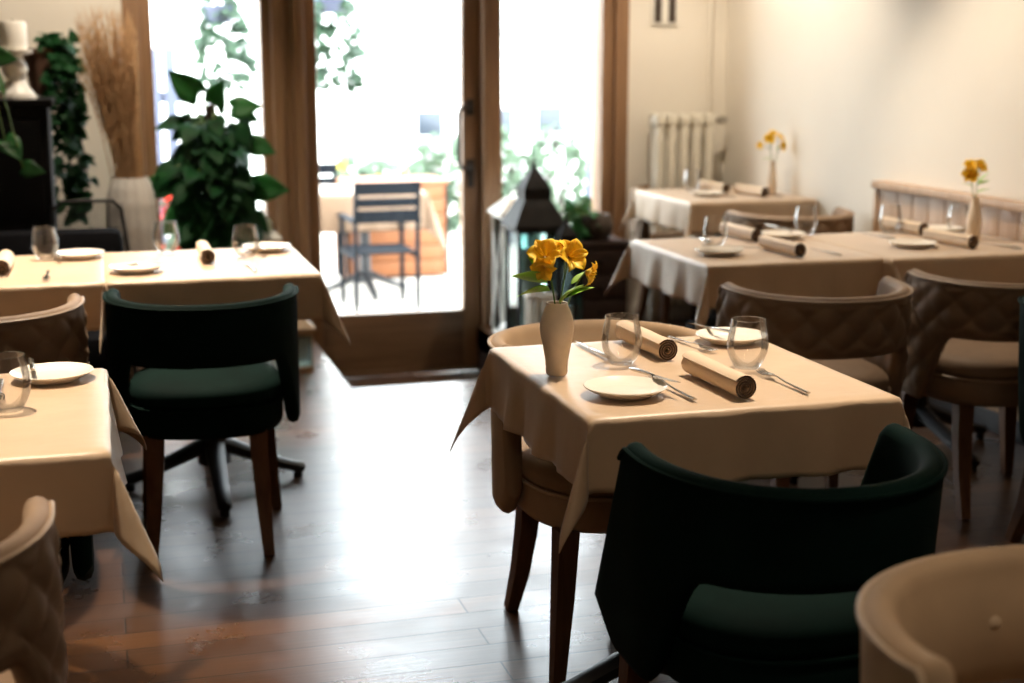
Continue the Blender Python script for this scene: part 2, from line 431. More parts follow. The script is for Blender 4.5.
qch = make_chair('quilted_chair', 'taupe diamond-quilted chair, back to us, directly behind the table in focus', 'taupe_velvet', 'taupe_piping', 1.0, quilt=.105, lb=.17, group='quilted taupe dining chairs')
qch.location = (2.035, 3.79, 0); qch.scale = (.95, 1, 1); qch.rotation_euler.z = radians(-3)
dup(qch, (2.715, 3.86, 0), radians(-8), 'taupe diamond-quilted chair on the right, its seat and wooden legs in view')
dup(qch, (-.345, 4.11, 0), radians(2), 'taupe quilted chair at the left border, beside the green chair and behind the near-left plate')
dup(qch, (-.375, 2.13, 0), radians(3), 'quilted chair cut by the bottom left corner, in front of the near-left table')
dup(qch, (2.93, 5.72, 0), radians(-2), 'low curved taupe chair back in front of the table by the radiator')
dup(qch, (2.93, 6.90, 0), pi, 'chair on the far side of the table by the radiator, nearly hidden by its cloth')
bch = make_chair('tufted_chair', 'beige velvet chair facing us, tucked behind the table in focus with flowers', 'beige_velvet', 'beige_piping', .97, quilt=0, buttons=True, lb=.10, group='beige velvet chairs facing us')
bch.scale = (.95, 1, 1); bch.location = (1.135, 3.15, 0); bch.rotation_euler.z = pi + radians(2)
_b = dup(bch, (1.135, 1.325, 0), pi + radians(3), 'beige button-tufted armchair back cut by the bottom right corner')

_b.scale = (1.06, 1.05, 1)
# ------------------------------------------------------------------ tables and cloths
TW, TD, ZTOP = .63, .685, .75
def make_table(name, label, loc, w=TW, d=TD, group='pedestal dining tables'):
    t = thing(name, label, 'table', loc, 0, group)
    MB().box(-w / 2 + .004, w / 2 - .004, -d / 2 + .004, d / 2 - .004, .718, .7475, .004).obj('tabletop', 'chest_wood', t)
    c = MB(); c.lathe([(.10, .70), (.10, .718)], 24); c.tube([(0, 0, .70), (0, 0, .30), (0, 0, .10)], [.036, .040, .046], 8)
    c.lathe([(.055, .075), (.055, .10), (.042, .14), (.034, .18)], 20); c.obj('column', 'table_metal', t)
    for k in range(4):
        a = k * pi / 2
        l = MB(); L = .30 if k % 2 == 0 else .39
        l.tube([(0, 0, .145), (.05, 0, .128), (L * .75, 0, .052), (L - .01, 0, .034), (L, 0, .030)], [.036, .034, .026, .024, .016], 8, flat=.8)
        l.lathe([(.016, 0), (.016, .02)], 12, c=(L - .022, 0, 0))
        l.v = [tuple(Matrix.Rotation(a, 4, 'Z') @ Vector(v)) for v in l.v]
        l.obj('foot', 'table_metal', t)
    return t
def cloth_mesh(w, d, D, seam=(), seed=0, amp=.011, nx=20, nd=12, corners={}):
    """seam: +1 another table touches on the right, -1 on the left"""
    rnd = random.Random(seed); a, bb = w / 2, d / 2; r = .012
    ph = [rnd.uniform(0, 6.28) for _ in range(8)]
    us = [-a - D * (1 - i / nd) for i in range(nd)] + [-a + w * i / nx for i in range(nx + 1)] + [a + D * (i + 1) / nd for i in range(nd)]
    vs = [-bb - D * (1 - i / nd) for i in range(nd)] + [-bb + d * i / nx for i in range(nx + 1)] + [bb + D * (i + 1) / nd for i in range(nd)]
    # denser ripples: refine the long axis
    def walk(rho, i0, fin):
        p = Vector((0, 0, 0)); n = 14; L = r * 1.7; st = rho / n if rho > 0 else 0
        for k in range(n):
            x = (k + .5) * st; f = sst(0, L, x); dd = (i0 * (1 - f) + fin * f)
            p += dd.normalized() * st
        return p
    V = []; UV = []
    thm = [.42 + rnd.uniform(-.06, .06) for _ in range(4)]
    azo = [rnd.uniform(-.12, .12) for _ in range(4)]
    for v in vs:
        row = []
        for u in us:
            s = max(abs(u) - a, 0); t = max(abs(v) - bb, 0); sx = 1 if u > 0 else -1; sy = 1 if v > 0 else -1
            base = Vector((max(-a, min(a, u)), max(-bb, min(bb, v)), 0))
            if s == 0 and t == 0: p = base
            elif t == 0 or s == 0:
                on_x = t == 0; q = s if on_x else t
                i0 = Vector((sx, 0, 0)) if on_x else Vector((0, sy, 0))
                c = v / bb if on_x else u / a; coord = v if on_x else u; idx = (0 if sx > 0 else 1) if on_x else (2 if sy > 0 else 3)
                seamside = on_x and sx in seam
                win = (1 - abs(c) ** 4); tilt = (.10 * win if not seamside else 0)
                p = base + walk(q, i0, Vector((0, 0, -1)) + i0 * tilt)
                if not seamside:
                    wv = sin(coord * 30 + ph[idx]) * .6 + sin(coord * 57 + ph[idx + 4]) * .4
                    p += i0 * (amp * wv * win * (q / D) ** 1.2)
            else:
                phi = atan2(t, s); rho = hypot(s, t) * (1 + .17 * sin(2 * phi)); f = phi / (pi / 2); ci = (0 if sx > 0 else 1) + (0 if sy > 0 else 2)
                i0 = Vector((cos(phi) * sx, sin(phi) * sy, 0))
                if sx in seam: al = radians(90 + 14 * f); tm = .70
                else:
                    c0, c1, tm, ex = corners.get(ci, (90, 0, thm[ci], 0)); rho *= 1 + ex * sin(2 * phi); al = radians(c0 + (c1 - c0) * f) + azo[ci] * sin(pi * f)
                th = tm * sin(pi * f) ** .62 if 0 < f < 1 else 0
                fin = Vector((sin(th) * cos(al) * sx, sin(th) * sin(al) * sy, -cos(th)))
                if sx in seam: i0 = Vector((0, sy, 0)) * sin(phi) + Vector((sx * .02, 0, -1)) * cos(phi)
                p = base + walk(rho, i0, fin)
            row.append(p); UV.append((u, v))
        V.append(row)
    m = MB(); m.grid(V); m.uv = UV
    return m
CLOTHS = {}
def lay_cloth(key, label, loc, **kw):
    if key not in CLOTHS:
        o = cloth_mesh(**kw).obj('tablecloth', 'table_linen', sharp=75)
        md = o.modifiers.new('thickness', 'SOLIDIFY'); md.thickness = .0022; md.offset = 1
        CLOTHS[key] = o
    else:
        o = CLOTHS[key].copy(); COL.objects.link(o)
    o.location = (loc[0], loc[1], ZTOP)
    return tag(o, label, 'tablecloth', 'beige tablecloths')
TABLES = {
 'F': (1.168, 2.757, TW, TD, (), 3, 'pedestal table in focus in the foreground, under a beige cloth and flower vase', 'beige satin tablecloth with pointed corners on the table in focus in the foreground'),
 'N': (-.335, 2.775, TW, TD, (), 5, 'pedestal table cut by the left border, nearest table on that side', 'beige tablecloth with hanging corners on the nearest left table, lit by a lamp'),
 'L4': (.318, 4.71, TW, TD, (-1,), 8, 'pedestal table behind the far-left green chair, its black cross foot visible', 'beige tablecloth behind the far-left green chair, corner pointing at the glass door'),
 'L5': (-.325, 4.71, TW, TD, (1,), 9, 'pedestal table at the left border in front of the black sofa', 'beige tablecloth at the left border in front of the black sofa'),
 'A': (2.190, 4.54, TW, TD, (1,), 12, 'pedestal table behind the first quilted chair, left one of the joined right-hand pair', 'beige tablecloth on the left one of the joined right-hand tables'),
 'B': (2.856, 4.50, .685, TD, (-1, 1), 13, 'pedestal table against the wooden wall panelling, right of the joined pair', 'beige tablecloth on the right one of the joined tables, against wooden panelling'),
 'C': (2.945, 6.45, TW, TD, (1,), 17, 'pedestal table in the back right corner by the radiator', 'pale sunlit tablecloth on the corner table by the radiator'),
}
for k, (x, y, w, d, seam, seed, lt, lc) in TABLES.items():
    make_table('dining_table', lt, (x, y, 0), w, d)
    lay_cloth(k, lc, (x, y), w=w, d=d, D=.150, seam=seam, seed=seed, amp=.015 if k in 'FAN' else .010, corners={1: (35, -15, .36, .10), 2: (90, 0, .31, 0), 3: (80, 5, .40, .05)} if k == 'F' else {})
ZC = ZTOP + .0026

# ------------------------------------------------------------------ tableware
def make_glass():
    t = thing('water_glass', 'x', 'glass')
    out = [(.0, .0), (.022, .0), (.0265, .004), (.034, .018), (.0405, .036), (.0425, .052), (.0405, .070), (.0365, .090), (.0345, .106)]
    inn = [(.0337, .106), (.0357, .090), (.0397, .070), (.0417, .052), (.0397, .0365), (.0330, .019), (.024, .0075), (0, .006)]
    MB().lathe(out + inn, 40).obj('bowl', 'tumbler_glass', t)
    MB().lathe([(.0333, .1055), (.0346, .1055), (.0345, .1070), (.0336, .1070)], 40, closed=True).obj('rim', 'glass_rim', t)
    return t
GL = make_glass()
for _c in GL.children: _c.data.transform(Matrix.Diagonal((1.05, 1.05, 1, 1)))
def make_plate():
    o = MB().lathe([(0, .003), (.048, .003), (.05, 0), (.053, 0), (.055, .004), (.070, .009), (.0822, .0165), (.0835, .018), (.0822, .0195), (.069, .0125), (.056, .0075), (.050, .0068), (0, .0066)], 56).obj('side_plate', 'china', sharp=50)
    return tag(o, 'x', 'plate')
PL = make_plate()
def spiral_napkin():
    L, N, turns, th = .25, 76, 3.4, .0042
    ins, outs = [], []
    for i in range(N + 1):
        a = 2 * pi * turns * i / N; r = .0035 + .0182 * i / N
        ins.append((r * cos(a), r * sin(a))); outs.append(((r + th) * cos(a), (r + th) * sin(a)))
    m = MB(); Z0 = .0225
    nseg = 8
    loop = outs + ins[::-1]; K = len(loop)
    P = []
    for k in range(nseg + 1):
        y = -L / 2 + L * k / nseg; w = 1 + .02 * sin(k * 1.9)
        P.append([(x * w, y, z * w + Z0) for x, z in loop])
    m.grid(P, wrap=True)
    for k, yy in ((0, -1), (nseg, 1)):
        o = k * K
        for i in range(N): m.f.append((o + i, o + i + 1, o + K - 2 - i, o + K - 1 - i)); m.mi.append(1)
    z0 = min(v[2] for v in m.v); m.v = [(v[0], v[1], v[2] - z0) for v in m.v]
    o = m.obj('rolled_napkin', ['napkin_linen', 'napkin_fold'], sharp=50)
    return tag(o, 'x', 'napkin')
NP = spiral_napkin()
def make_fork():
    t = thing('table_fork', 'x', 'fork')
    h = MB(); h.tube([(0, -.10, .003), (0, -.06, .0035), (0, -.01, .005), (0, .03, .009), (0, .045, .008)], [.0058, .0052, .0036, .0028, .004], 8, flat=.45); h.obj('handle', 'steel', t)
    n = MB(); n.tube([(0, .042, .008), (0, .052, .0062), (0, .064, .006)], [.004, .0105, .0115], 8, flat=.22)
    for i in range(4):
        x = -.0093 + i * .0062; n.tube([(x, .062, .006), (x, .082, .0045), (x, .100, .0068)], [.0019, .0017, .0011], 5)
    n.obj('tines', 'steel', t); return t
FK = make_fork()
def make_knife():
    t = thing('table_knife', 'x', 'knife')
    MB().tube([(0, -.10, .005), (0, -.085, .0055), (0, -.03, .005), (0, .0, .0042)], [.0048, .0062, .0052, .0042], 8, flat=.7).obj('handle', 'steel', t)
    m = MB(); P = []
    for i in range(10):
        f = i / 9; y = .0 + .105 * f; w0 = -.0045; w1 = .0062 * (1 - max(0, (f - .75) / .25) ** 2) - .004 * max(0, (f - .75) / .25) ** 2
        P.append([(w0, y, .0046), (w1, y, .0040), (w1, y, .0036), (w0, y, .0030)])
    m.grid(P, wrap=True); m.f.append((0, 1, 2, 3)); m.f.append((39, 38, 37, 36)); m.mi += [0, 0]
    m.obj('blade', 'steel', t, sharp=30); return t
KN = make_knife()
USED = set()
def put(proto, x, y, label, group, rz=0, z=ZC, pitch=0):
    if proto.name in USED: o = dup(proto, (x, y, z), rz, label, group)
    else:
        USED.add(proto.name); o = proto; o.location = (x, y, z); o.rotation_euler = (0, 0, rz); o['label'] = label; o['group'] = group
    if pitch: o.rotation_euler = (pitch, 0, rz)
    return o
G = lambda x, y, l: put(GL, x, y, l, 'stemless water glasses')
P_ = lambda x, y, l: put(PL, x, y, l, 'cream side plates')
N_ = lambda x, y, l, a=0: put(NP, x, y, l, 'rolled beige napkins', radians(a))
F_ = lambda x, y, l, a=0, z=ZC, p=0: put(FK, x, y, l, 'steel forks', radians(a), z, p)
K_ = lambda x, y, l, a=0, z=ZC, p=0: put(KN, x, y, l, 'steel knives', radians(a), z, p)
# table in focus
P_(.973, 2.565, 'cream side plate at the near left corner of the table in focus')
K_(1.050, 2.612, 'knife resting on the near plate of the table in focus', 186, ZC + .0195, radians(4))
F_(1.075, 2.575, 'fork lying beside the near plate of the table in focus, tines pointing away', 4)
G(1.066, 2.838, 'stemless glass beside the flower vase on the table in focus')
N_(1.170, 2.965, 'rolled napkin behind the left glass of the table in focus', 2)
K_(1.050, 2.985, 'knife between the flower vase and the left glass', 2)
P_(1.400, 3.000, 'cream side plate seen through the right glass of the table in focus')
K_(1.375, 3.055, 'knife resting on the far plate of the table in focus', 6, ZC + .0195, radians(-3))
F_(1.292, 2.985, 'fork lying left of the far plate of the table in focus', 188)
G(1.309, 2.722, 'stemless glass on the right half of the table in focus')
N_(1.177, 2.585, 'rolled napkin with dark open end at the front edge of the table in focus', 2)
F_(1.316, 2.565, 'fork with textured handle right of the front napkin on the table in focus', 2)
# joined pair on the right, left table
G(2.075, 4.605, 'stemless glass standing behind the grey-looking plate at the left end of the joined tables')
P_(2.005, 4.415, 'side plate at the near left corner of the joined right-hand tables')
F_(2.060, 4.435, 'fork lying across the corner plate of the joined right-hand tables', 60, ZC + .018)
N_(2.262, 4.80, 'rolled napkin behind the corner glass on the left joined table', 3)
N_(2.225, 4.39, 'rolled napkin near the front edge of the left joined table', 3)
G(2.545, 4.83, 'stemless glass in front of the middle plate on the joined tables')
P_(2.425, 4.775, 'side plate in the middle of the joined tables, seen through the low glass')
K_(2.372, 4.35, 'knife right of the front napkin on the left joined table', 2)
K_(2.475, 4.905, 'shiny knife by the middle plate of the joined tables', 185, ZC + .018)
K_(2.105, 4.80, 'knife left of the corner glass on the joined tables', 2)
# right table
G(2.885, 4.80, 'tall-looking stemless glass near the left end of the panelled table')
N_(2.945, 4.80, 'rolled napkin behind the left glass of the table against the panelling', 4)
P_(2.742, 4.405, 'side plate at the seam of the joined right-hand tables')
P_(3.085, 4.76, 'side plate near the wooden panelling, behind the second napkin')
G(3.13, 4.72, 'stemless glass close left of the vase by the wooden panelling')
N_(2.897, 4.415, 'rolled napkin pointing at the vase by the wooden panelling', 6)
K_(3.045, 4.33, 'knife below the vase by the wooden panelling', 12)
F_(2.825, 4.45, 'fork between the seam plate and the napkin near the panelling', -10)
K_(2.78, 4.70, 'knife lying behind the seam plate of the joined tables', 6)
# corner table
G(2.865, 6.66, 'stemless glass in front of the radiator on the corner table')
P_(2.825, 6.38, 'side plate at the front left of the corner table by the radiator')
N_(2.955, 6.60, 'rolled napkin behind the plate on the corner table', 6)
N_(3.045, 6.35, 'rolled napkin left of the vase on the corner table', 6)
F_(2.90, 6.33, 'fork beside the plate on the corner table', 4)
K_(3.13, 6.30, 'knife in front of the vase on the corner table', 4)
# far-left table
G(.205, 4.97, 'stemless glass at the back left of the table below the climbing plant')
P_(.092, 4.55, 'side plate at the front left corner of the table below the climbing plant')
F_(.150, 4.575, 'fork lying across the plate right behind the far-left green chair', 120, ZC + .018)
N_(.320, 4.78, 'rolled napkin at the middle of the table below the climbing plant', 0)
G(.455, 4.79, 'stemless glass on the right of the table below the climbing plant')
F_(.445, 4.53, 'fork in front of the right glass below the climbing plant', 2)
P_(.540, 4.94, 'side plate at the back right corner below the climbing plant')
K_(.50, 4.90, 'knife leaning on the back right plate below the climbing plant', 10, ZC + .018)
# left-border table
N_(-.305, 4.70, 'rolled napkin at the left border on the table before the black sofa', 0)
G(-.188, 4.92, 'stemless glass on the table in front of the black sofa')
P_(-.082, 4.93, 'side plate on the table in front of the black sofa')
F_(-.172, 4.52, 'fork near the front edge of the table before the black sofa', 180)
K_(-.150, 4.90, 'knife between glass and plate before the black sofa', 6, ZC + .012)
# nearest left table
G(-.190, 2.762, 'stemless glass cut by the left border on the nearest left table')
P_(-.118, 3.02, 'side plate at the far right corner of the nearest left table')
K_(-.160, 3.085, 'knife resting on the plate of the nearest left table', 4, ZC + .018, radians(-4))
F_(-.215, 2.93, 'fork seen through the glass on the nearest left table', 182)

# ------------------------------------------------------------------ vases and flowers
def leaf_grid(L, W, curl=.3, fold=.2, heart=0, n=7):
    P = []
    for i in range(n + 1):
        f = i / n; y = L * f
        w = W * (sin(pi * min(1, f ** .75 if not heart else (f * .88 + .12) ** .62))) if f < 1 else 0
        if heart and f < .15: w = W * (.72 + f * 1.6)
        back = -.14 * L if (heart and i == 0) else 0
        z = -curl * L * f * f
        P.append([(-w, y + back, z + fold * w), (-w * .5, y + back * .7, z + fold * w * .3), (0, y, z), (w * .5, y + back * .7, z + fold * w * .3), (w, y + back, z + fold * w)])
    return P
def orient2(p, d, nh, roll=0):
    y = Vector(d).normalized(); n = Vector(nh); x = y.cross(n)
    if x.length < 1e-4: x = y.cross(Vector((1, .3, 0)))
    x.normalize(); z = x.cross(y)
    m = Matrix((x, y, z)).transposed().to_4x4(); m.translation = Vector(p)
    return m @ Matrix.Rotation(roll, 4, 'Y')
def orient(p, d, roll=0):
    d = Vector(d).normalized(); q = d.to_track_quat('Y', 'Z')
    return Matrix.Translation(p) @ q.to_matrix().to_4x4() @ Matrix.Rotation(roll, 4, 'Y')
def flower(base, mid, head, facing, label, group, R=.028, leaves=(), petals=6, seed=0, extra=()):
    rnd = random.Random(seed)
    t = thing('alstroemeria_stem', label, 'flower', base, 0, group)
    B = Vector(base); T = lambda p: Vector(p) - B
    pts = []
    b0, m0, h0 = T(base), T(mid), T(head)
    for i in range(9):
        f = i / 8; pts.append(b0 * (1 - f) ** 2 + m0 * (2 * f * (1 - f)) + h0 * f * f)
    MB().tube(pts, .0018, 6).obj('stem', 'stem_green', t)
    def bloom(c, fac, r):
        m = MB(); d = Vector(fac).normalized(); q = d.to_track_quat('Z', 'Y').to_matrix().to_4x4()
        for k in range(petals):
            a = 2 * pi * k / petals + rnd.uniform(-.1, .1); outer = k % 2
            P = []
            n = 7; wd = r * (.50 if outer else .33)
            for i in range(n + 1):
                f = i / n; rr = r * .06 + r * 1.15 * f * (1 - .08 * f); zz = r * .80 * sin(f * 1.5) - r * .34 * f ** 3
                w = wd * (sin(pi * (.05 + .93 * f ** .85)) ** (.75 + .5 * f))
                P.append([(rr, -w, zz + .25 * w), (rr, -w * .5, zz), (rr, 0, zz - .06 * r), (rr, w * .5, zz), (rr, w, zz + .25 * w)])
            m.grid(P, mat=Matrix.Translation(c) @ q @ Matrix.Rotation(a, 4, 'Z'))
        for k in range(5):
            a = 2 * pi * k / 5; tip = Vector((cos(a) * r * .25, sin(a) * r * .25, r * .9))
            m.tube([Vector(c), Matrix.Translation(c) @ q @ tip], .0009, 4)
        o = m.obj('bloom', 'yellow_petal', t); md = o.modifiers.new('thickness', 'SOLIDIFY'); md.thickness = .0006
    bloom(h0, facing, R)
    for (c, fc, r) in extra:
        MB().tube([pts[6], (Vector(pts[6]) + T(c)) / 2 + Vector((0, 0, .004)), T(c)], .0013, 5).obj('side_stem', 'stem_green', t)
        bloom(T(c), fc, r)
    if leaves:
        m = MB()
        for (p, d, L, W, roll) in leaves:
            m.grid(leaf_grid(L, W, .25, .25), mat=orient(T(p), d, roll))
        o = m.obj('leaves', 'leaf_fresh', t); md = o.modifiers.new('thickness', 'SOLIDIFY'); md.thickness = .0005
    return t
def vase(prof, loc, label, seg=40):
    th = .0035
    inn = [(max(r - th, .004), z) for r, z in prof[::-1] if z > .012]
    o = MB().lathe([(0, 0)] + prof + inn + [(0, .012)], seg).obj('bud_vase', 'stoneware', loc=loc, sharp=60)
    return tag(o, label, 'vase', 'small stoneware vases')
def V3(dx, dy, dz, o): return (o[0] + dx, o[1] + dy, o[2] + dz)
v0 = (.898, 2.775, ZC)
vase([(.020, 0), (.0225, .004), (.024, .03), (.029, .06), (.0345, .085), (.036, .102), (.034, .118), (.028, .135), (.0225, .148), (.0225, .153)], v0, 'tall beige stoneware vase with yellow flowers on the table in focus')
cam_d = (-.30, -.93, .2)
flower(V3(.004, .004, .02, v0), V3(.002, 0, .17, v0), V3(-.030, -.01, .250, v0), (-.35, -.8, .55), 'yellow alstroemeria at left in the vase on the table in focus', 'yellow flowers in the nearest vase', .034,
       leaves=[(V3(-.022, -.005, .196, v0), (-.9, -.2, .42), .095, .019, .7), (V3(-.018, -.008, .180, v0), (-.95, -.3, .18), .088, .018, .6), (V3(-.030, 0, .215, v0), (-.55, -.1, .8), .055, .011, .5)], seed=1,
       extra=[(V3(-.034, -.02, .232, v0), (-.5, -.9, -.15), .026), (V3(-.010, .012, .258, v0), (.1, -.5, .9), .026)])
flower(V3(-.004, .002, .02, v0), V3(.004, 0, .17, v0), V3(.024, -.004, .248, v0), (.25, -.95, .35), 'yellow alstroemeria in the middle of the vase on the table in focus', 'yellow flowers in the nearest vase', .034,
       leaves=[(V3(.002, -.010, .152, v0), (.42, -.45, .80), .068, .021, .2), (V3(.008, -.006, .160, v0), (.75, -.3, .55), .07, .016, .3)], seed=2,
       extra=[(V3(.020, .016, .256, v0), (.5, -.3, .9), .025)])
flower(V3(0, -.004, .02, v0), V3(.012, 0, .17, v0), V3(.060, -.006, .216, v0), (.75, -.55, -.25), 'yellow alstroemeria drooping at right of the vase on the table in focus', 'yellow flowers in the nearest vase', .026,
       leaves=[(V3(.010, 0, .165, v0), (.8, -.3, .65), .055, .012, 0), (V3(.03, 0, .19, v0), (.7, .2, .6), .05, .007, .5)], seed=3)
v1 = (3.085, 4.55, ZC)
vase([(.020, 0), (.023, .005), (.026, .03), (.028, .06), (.025, .09), (.018, .12), (.014, .14), (.015, .153)], v1, 'bottle-shaped cream vase against the wooden panelling')
flower(V3(0, 0, .02, v1), V3(-.004, 0, .17, v1), V3(-.038, -.01, .235, v1), (-.4, -.85, .3), 'yellow alstroemeria leaning left in the vase by the wooden panelling', 'yellow flowers by the panelling', .032,
       leaves=[(V3(-.01, 0, .19, v1), (-.8, .1, .5), .05, .008, 0), (V3(.005, 0, .17, v1), (.7, -.2, .4), .05, .010, 0)], seed=4, extra=[(V3(-.030, 0, .262, v1), (-.2, -.6, .8), .028)])
flower(V3(.002, 0, .02, v1), V3(.0, 0, .17, v1), V3(.004, 0, .262, v1), (.2, -.85, .5), 'yellow alstroemeria upright in the vase by the wooden panelling', 'yellow flowers by the panelling', .028,
       leaves=[(V3(.005, 0, .20, v1), (.5, -.1, .9), .06, .009, 0), (V3(.008, 0, .20, v1), (.9, -.1, .5), .045, .009, .3)], seed=5)
v2 = (3.19, 6.42, ZC)
vase([(.017, 0), (.02, .005), (.024, .03), (.024, .06), (.02, .10), (.015, .13), (.016, .158)], v2, 'slender cream vase on the corner table by the radiator')
flower(V3(0, 0, .02, v2), V3(-.002, 0, .17, v2), V3(-.022, 0, .262, v2), (-.3, -.8, .5), 'yellow alstroemeria at left in the vase near the radiator', 'yellow flowers near the radiator', .030,
       leaves=[(V3(-.005, 0, .17, v2), (-.8, -.2, .2), .06, .010, 0)], seed=6, extra=[(V3(-.065, 0, .235, v2), (-.8, -.5, .2), .02), (V3(.0, .01, .285, v2), (.1, -.5, .9), .024)])
flower(V3(0, .003, .02, v2), V3(.004, 0, .17, v2), V3(.040, 0, .232, v2), (.5, -.8, .1), 'yellow alstroemeria at right in the vase near the radiator', 'yellow flowers near the radiator', .028, seed=7, extra=[(V3(.032, 0, .27, v2), (.4, -.6, .7), .022)],
       leaves=[(V3(.015, 0, .21, v2), (.5, 0, .8), .04, .007, 0)])

# ------------------------------------------------------------------ left background
t = thing('floor_vase', 'tall white textured floor vase holding dry grass beside the left window', 'vase', (.125, 6.5, 0))
P = []
NSg = 56
prof = [(.062, 0), (.072, .02), (.085, .15), (.098, .35), (.108, .55), (.112, .68), (.106, .78), (.092, .85), (.080, .885), (.078, .895)]
def ip(z):
    for (r0, z0), (r1, z1) in zip(prof, prof[1:]):
        if z <= z1: return r0 + (r1 - r0) * (z - z0) / (z1 - z0)
    return prof[-1][0]
for i in range(90):
    z = .895 * i / 89; r = ip(z); row = []
    for j in range(NSg):
        a = 2 * pi * j / NSg
        row.append(((r + .0045 * sin(a * 14 + (i // 4) * pi) * sin(i * pi / 4)) * cos(a), (r + .0045 * sin(a * 14 + (i // 4) * pi) * sin(i * pi / 4)) * sin(a), z))
    P.append(row)
m = MB(); m.grid(P, wrap=True); m.f.append(tuple(range(NSg))[::-1]); m.mi.append(0)
m.grid([[(.074 * cos(2 * pi * j / NSg), .074 * sin(2 * pi * j / NSg), z) for j in range(NSg)] for z in (.895, .80)], wrap=True)
m.obj('vase_body', 'white_ceramic', t, sharp=80)
rnd = random.Random(11); m = MB()
for i in range(300):
    a = rnd.uniform(0, 2 * pi); r0 = rnd.uniform(0, .06); lean = rnd.uniform(-.20, .06); ly = rnd.uniform(-.09, .09); h = rnd.uniform(.42, .74)
    p0 = Vector((r0 * cos(a), r0 * sin(a), .70)); p2 = Vector((lean, ly, .895 + h)); p1 = Vector((p0.x + lean * .25, p0.y, .95 + h * .3))
    pts = [p0 * (1 - f) ** 2 + p1 * 2 * f * (1 - f) + p2 * f * f for f in (0, .25, .5, .7, .85, 1)]
    m.tube(pts, [.0018, .0018, .0016, .0014, .0012, .0006], 4)
    for k in range(9):      # feathery side spikelets
        f = .5 + .5 * k / 9; q = p0 * (1 - f) ** 2 + p1 * 2 * f * (1 - f) + p2 * f * f
        d = Vector((rnd.uniform(-1, 1), rnd.uniform(-1, 1), 2.2)).normalized(); L = rnd.uniform(.03, .07) * (1.2 - .5 * f)
        m.add([q + Vector((-.0024, 0, 0)), q + Vector((.0024, 0, 0)), q + d * L], [(0, 1, 2)])
        m.add([q + Vector((0, -.0016, 0)), q + Vector((0, .0016, 0)), q + d * L + Vector((.002, 0, .004))], [(0, 1, 2)])
o = m.obj('dry_grass', 'plume_straw', loc=(.125, 6.5, 0)); o['kind'] = 'stuff'
tag(o, 'bunch of tan dry grass plumes standing in the white floor vase', 'dried grass')

def foliage(name, spots, L0, L1, mat, parent, seed, droop=.4, heart=1, nh=None):
    rnd = random.Random(seed); m = MB()
    for (p, d) in spots:
        L = rnd.uniform(L0, L1)
        m.grid(leaf_grid(L, L * .42, rnd.uniform(.1, droop), rnd.uniform(.05, .35), heart), mat=orient2(p, d, (nh or (p.x * 3, p.y * 3 - .5, .45)), rnd.uniform(-.6, .6)))
    o = m.obj(name, mat, parent); md = o.modifiers.new('thickness', 'SOLIDIFY'); md.thickness = .001; return o
# climbing plant on a moss pole
cp = thing('climbing_plant', 'big green heart-leaved plant on a moss pole before the left window', 'plant', (.50, 6.72, 0))
MB().lathe([(0, 0), (.10, 0), (.105, .01), (.13, .24), (.138, .25), (.138, .275), (.128, .275), (.122, .25), (0, .245)], 36).obj('pot', 'terracotta', cp)
MB().lathe([(0, .25), (.12, .252), (0, .262)], 24).obj('soil', 'soil', cp)
MB().tube([(0, 0, .25), (.005, 0, .7), (0, .005, 1.2)], [.032, .030, .026], 10).obj('moss_pole', 'stem_brown', cp)
rnd = random.Random(21); sp = []; st = MB()
for i in range(250):
    z = rnd.uniform(.36, 1.16); a = rnd.uniform(0, 2 * pi)
    w = .150 - .035 * sst(.8, 1.2, z) + .02 * sin(z * 23)
    rr = w * rnd.uniform(.35, 1.1)
    p = Vector((rr * cos(a), rr * sin(a) * .8, z)); d = Vector((cos(a) * 1.0, sin(a) * .8 - .35, rnd.uniform(-1.6, -.1)))
    sp.append((p, d)); st.tube([(0, 0, z - .06), p * .6 + Vector((0, 0, z * .4 + .02)), p], .0032, 5)
foliage('foliage', sp, .09, .15, 'leaf_dark', cp, 22)
big = [(Vector((-.055, -.05, 1.25)), Vector((-.75, -.1, .55))), (Vector((.02, -.05, 1.20)), Vector((.1, -.5, .5))), (Vector((.10, 0, 1.18)), Vector((1, -.25, .12))), (Vector((.17, 0, 1.02)), Vector((1, -.2, -.35))), (Vector((-.20, 0, .84)), Vector((-1, -.3, -.05))), (Vector((.19, 0, .82)), Vector((.9, -.3, -.1))), (Vector((-.15, -.03, .70)), Vector((-.4, -.6, -.3)))]
foliage('young_leaves', big, .13, .17, 'leaf_mid', cp, 23, .15, nh=(-.1, -1, .25))
for p, d in big: st.tube([(0, 0, p.z - .12), p * .5 + Vector((0, 0, p.z * .5 - .02)), p], .004, 5)
st.obj('stems', 'stem_green', cp)
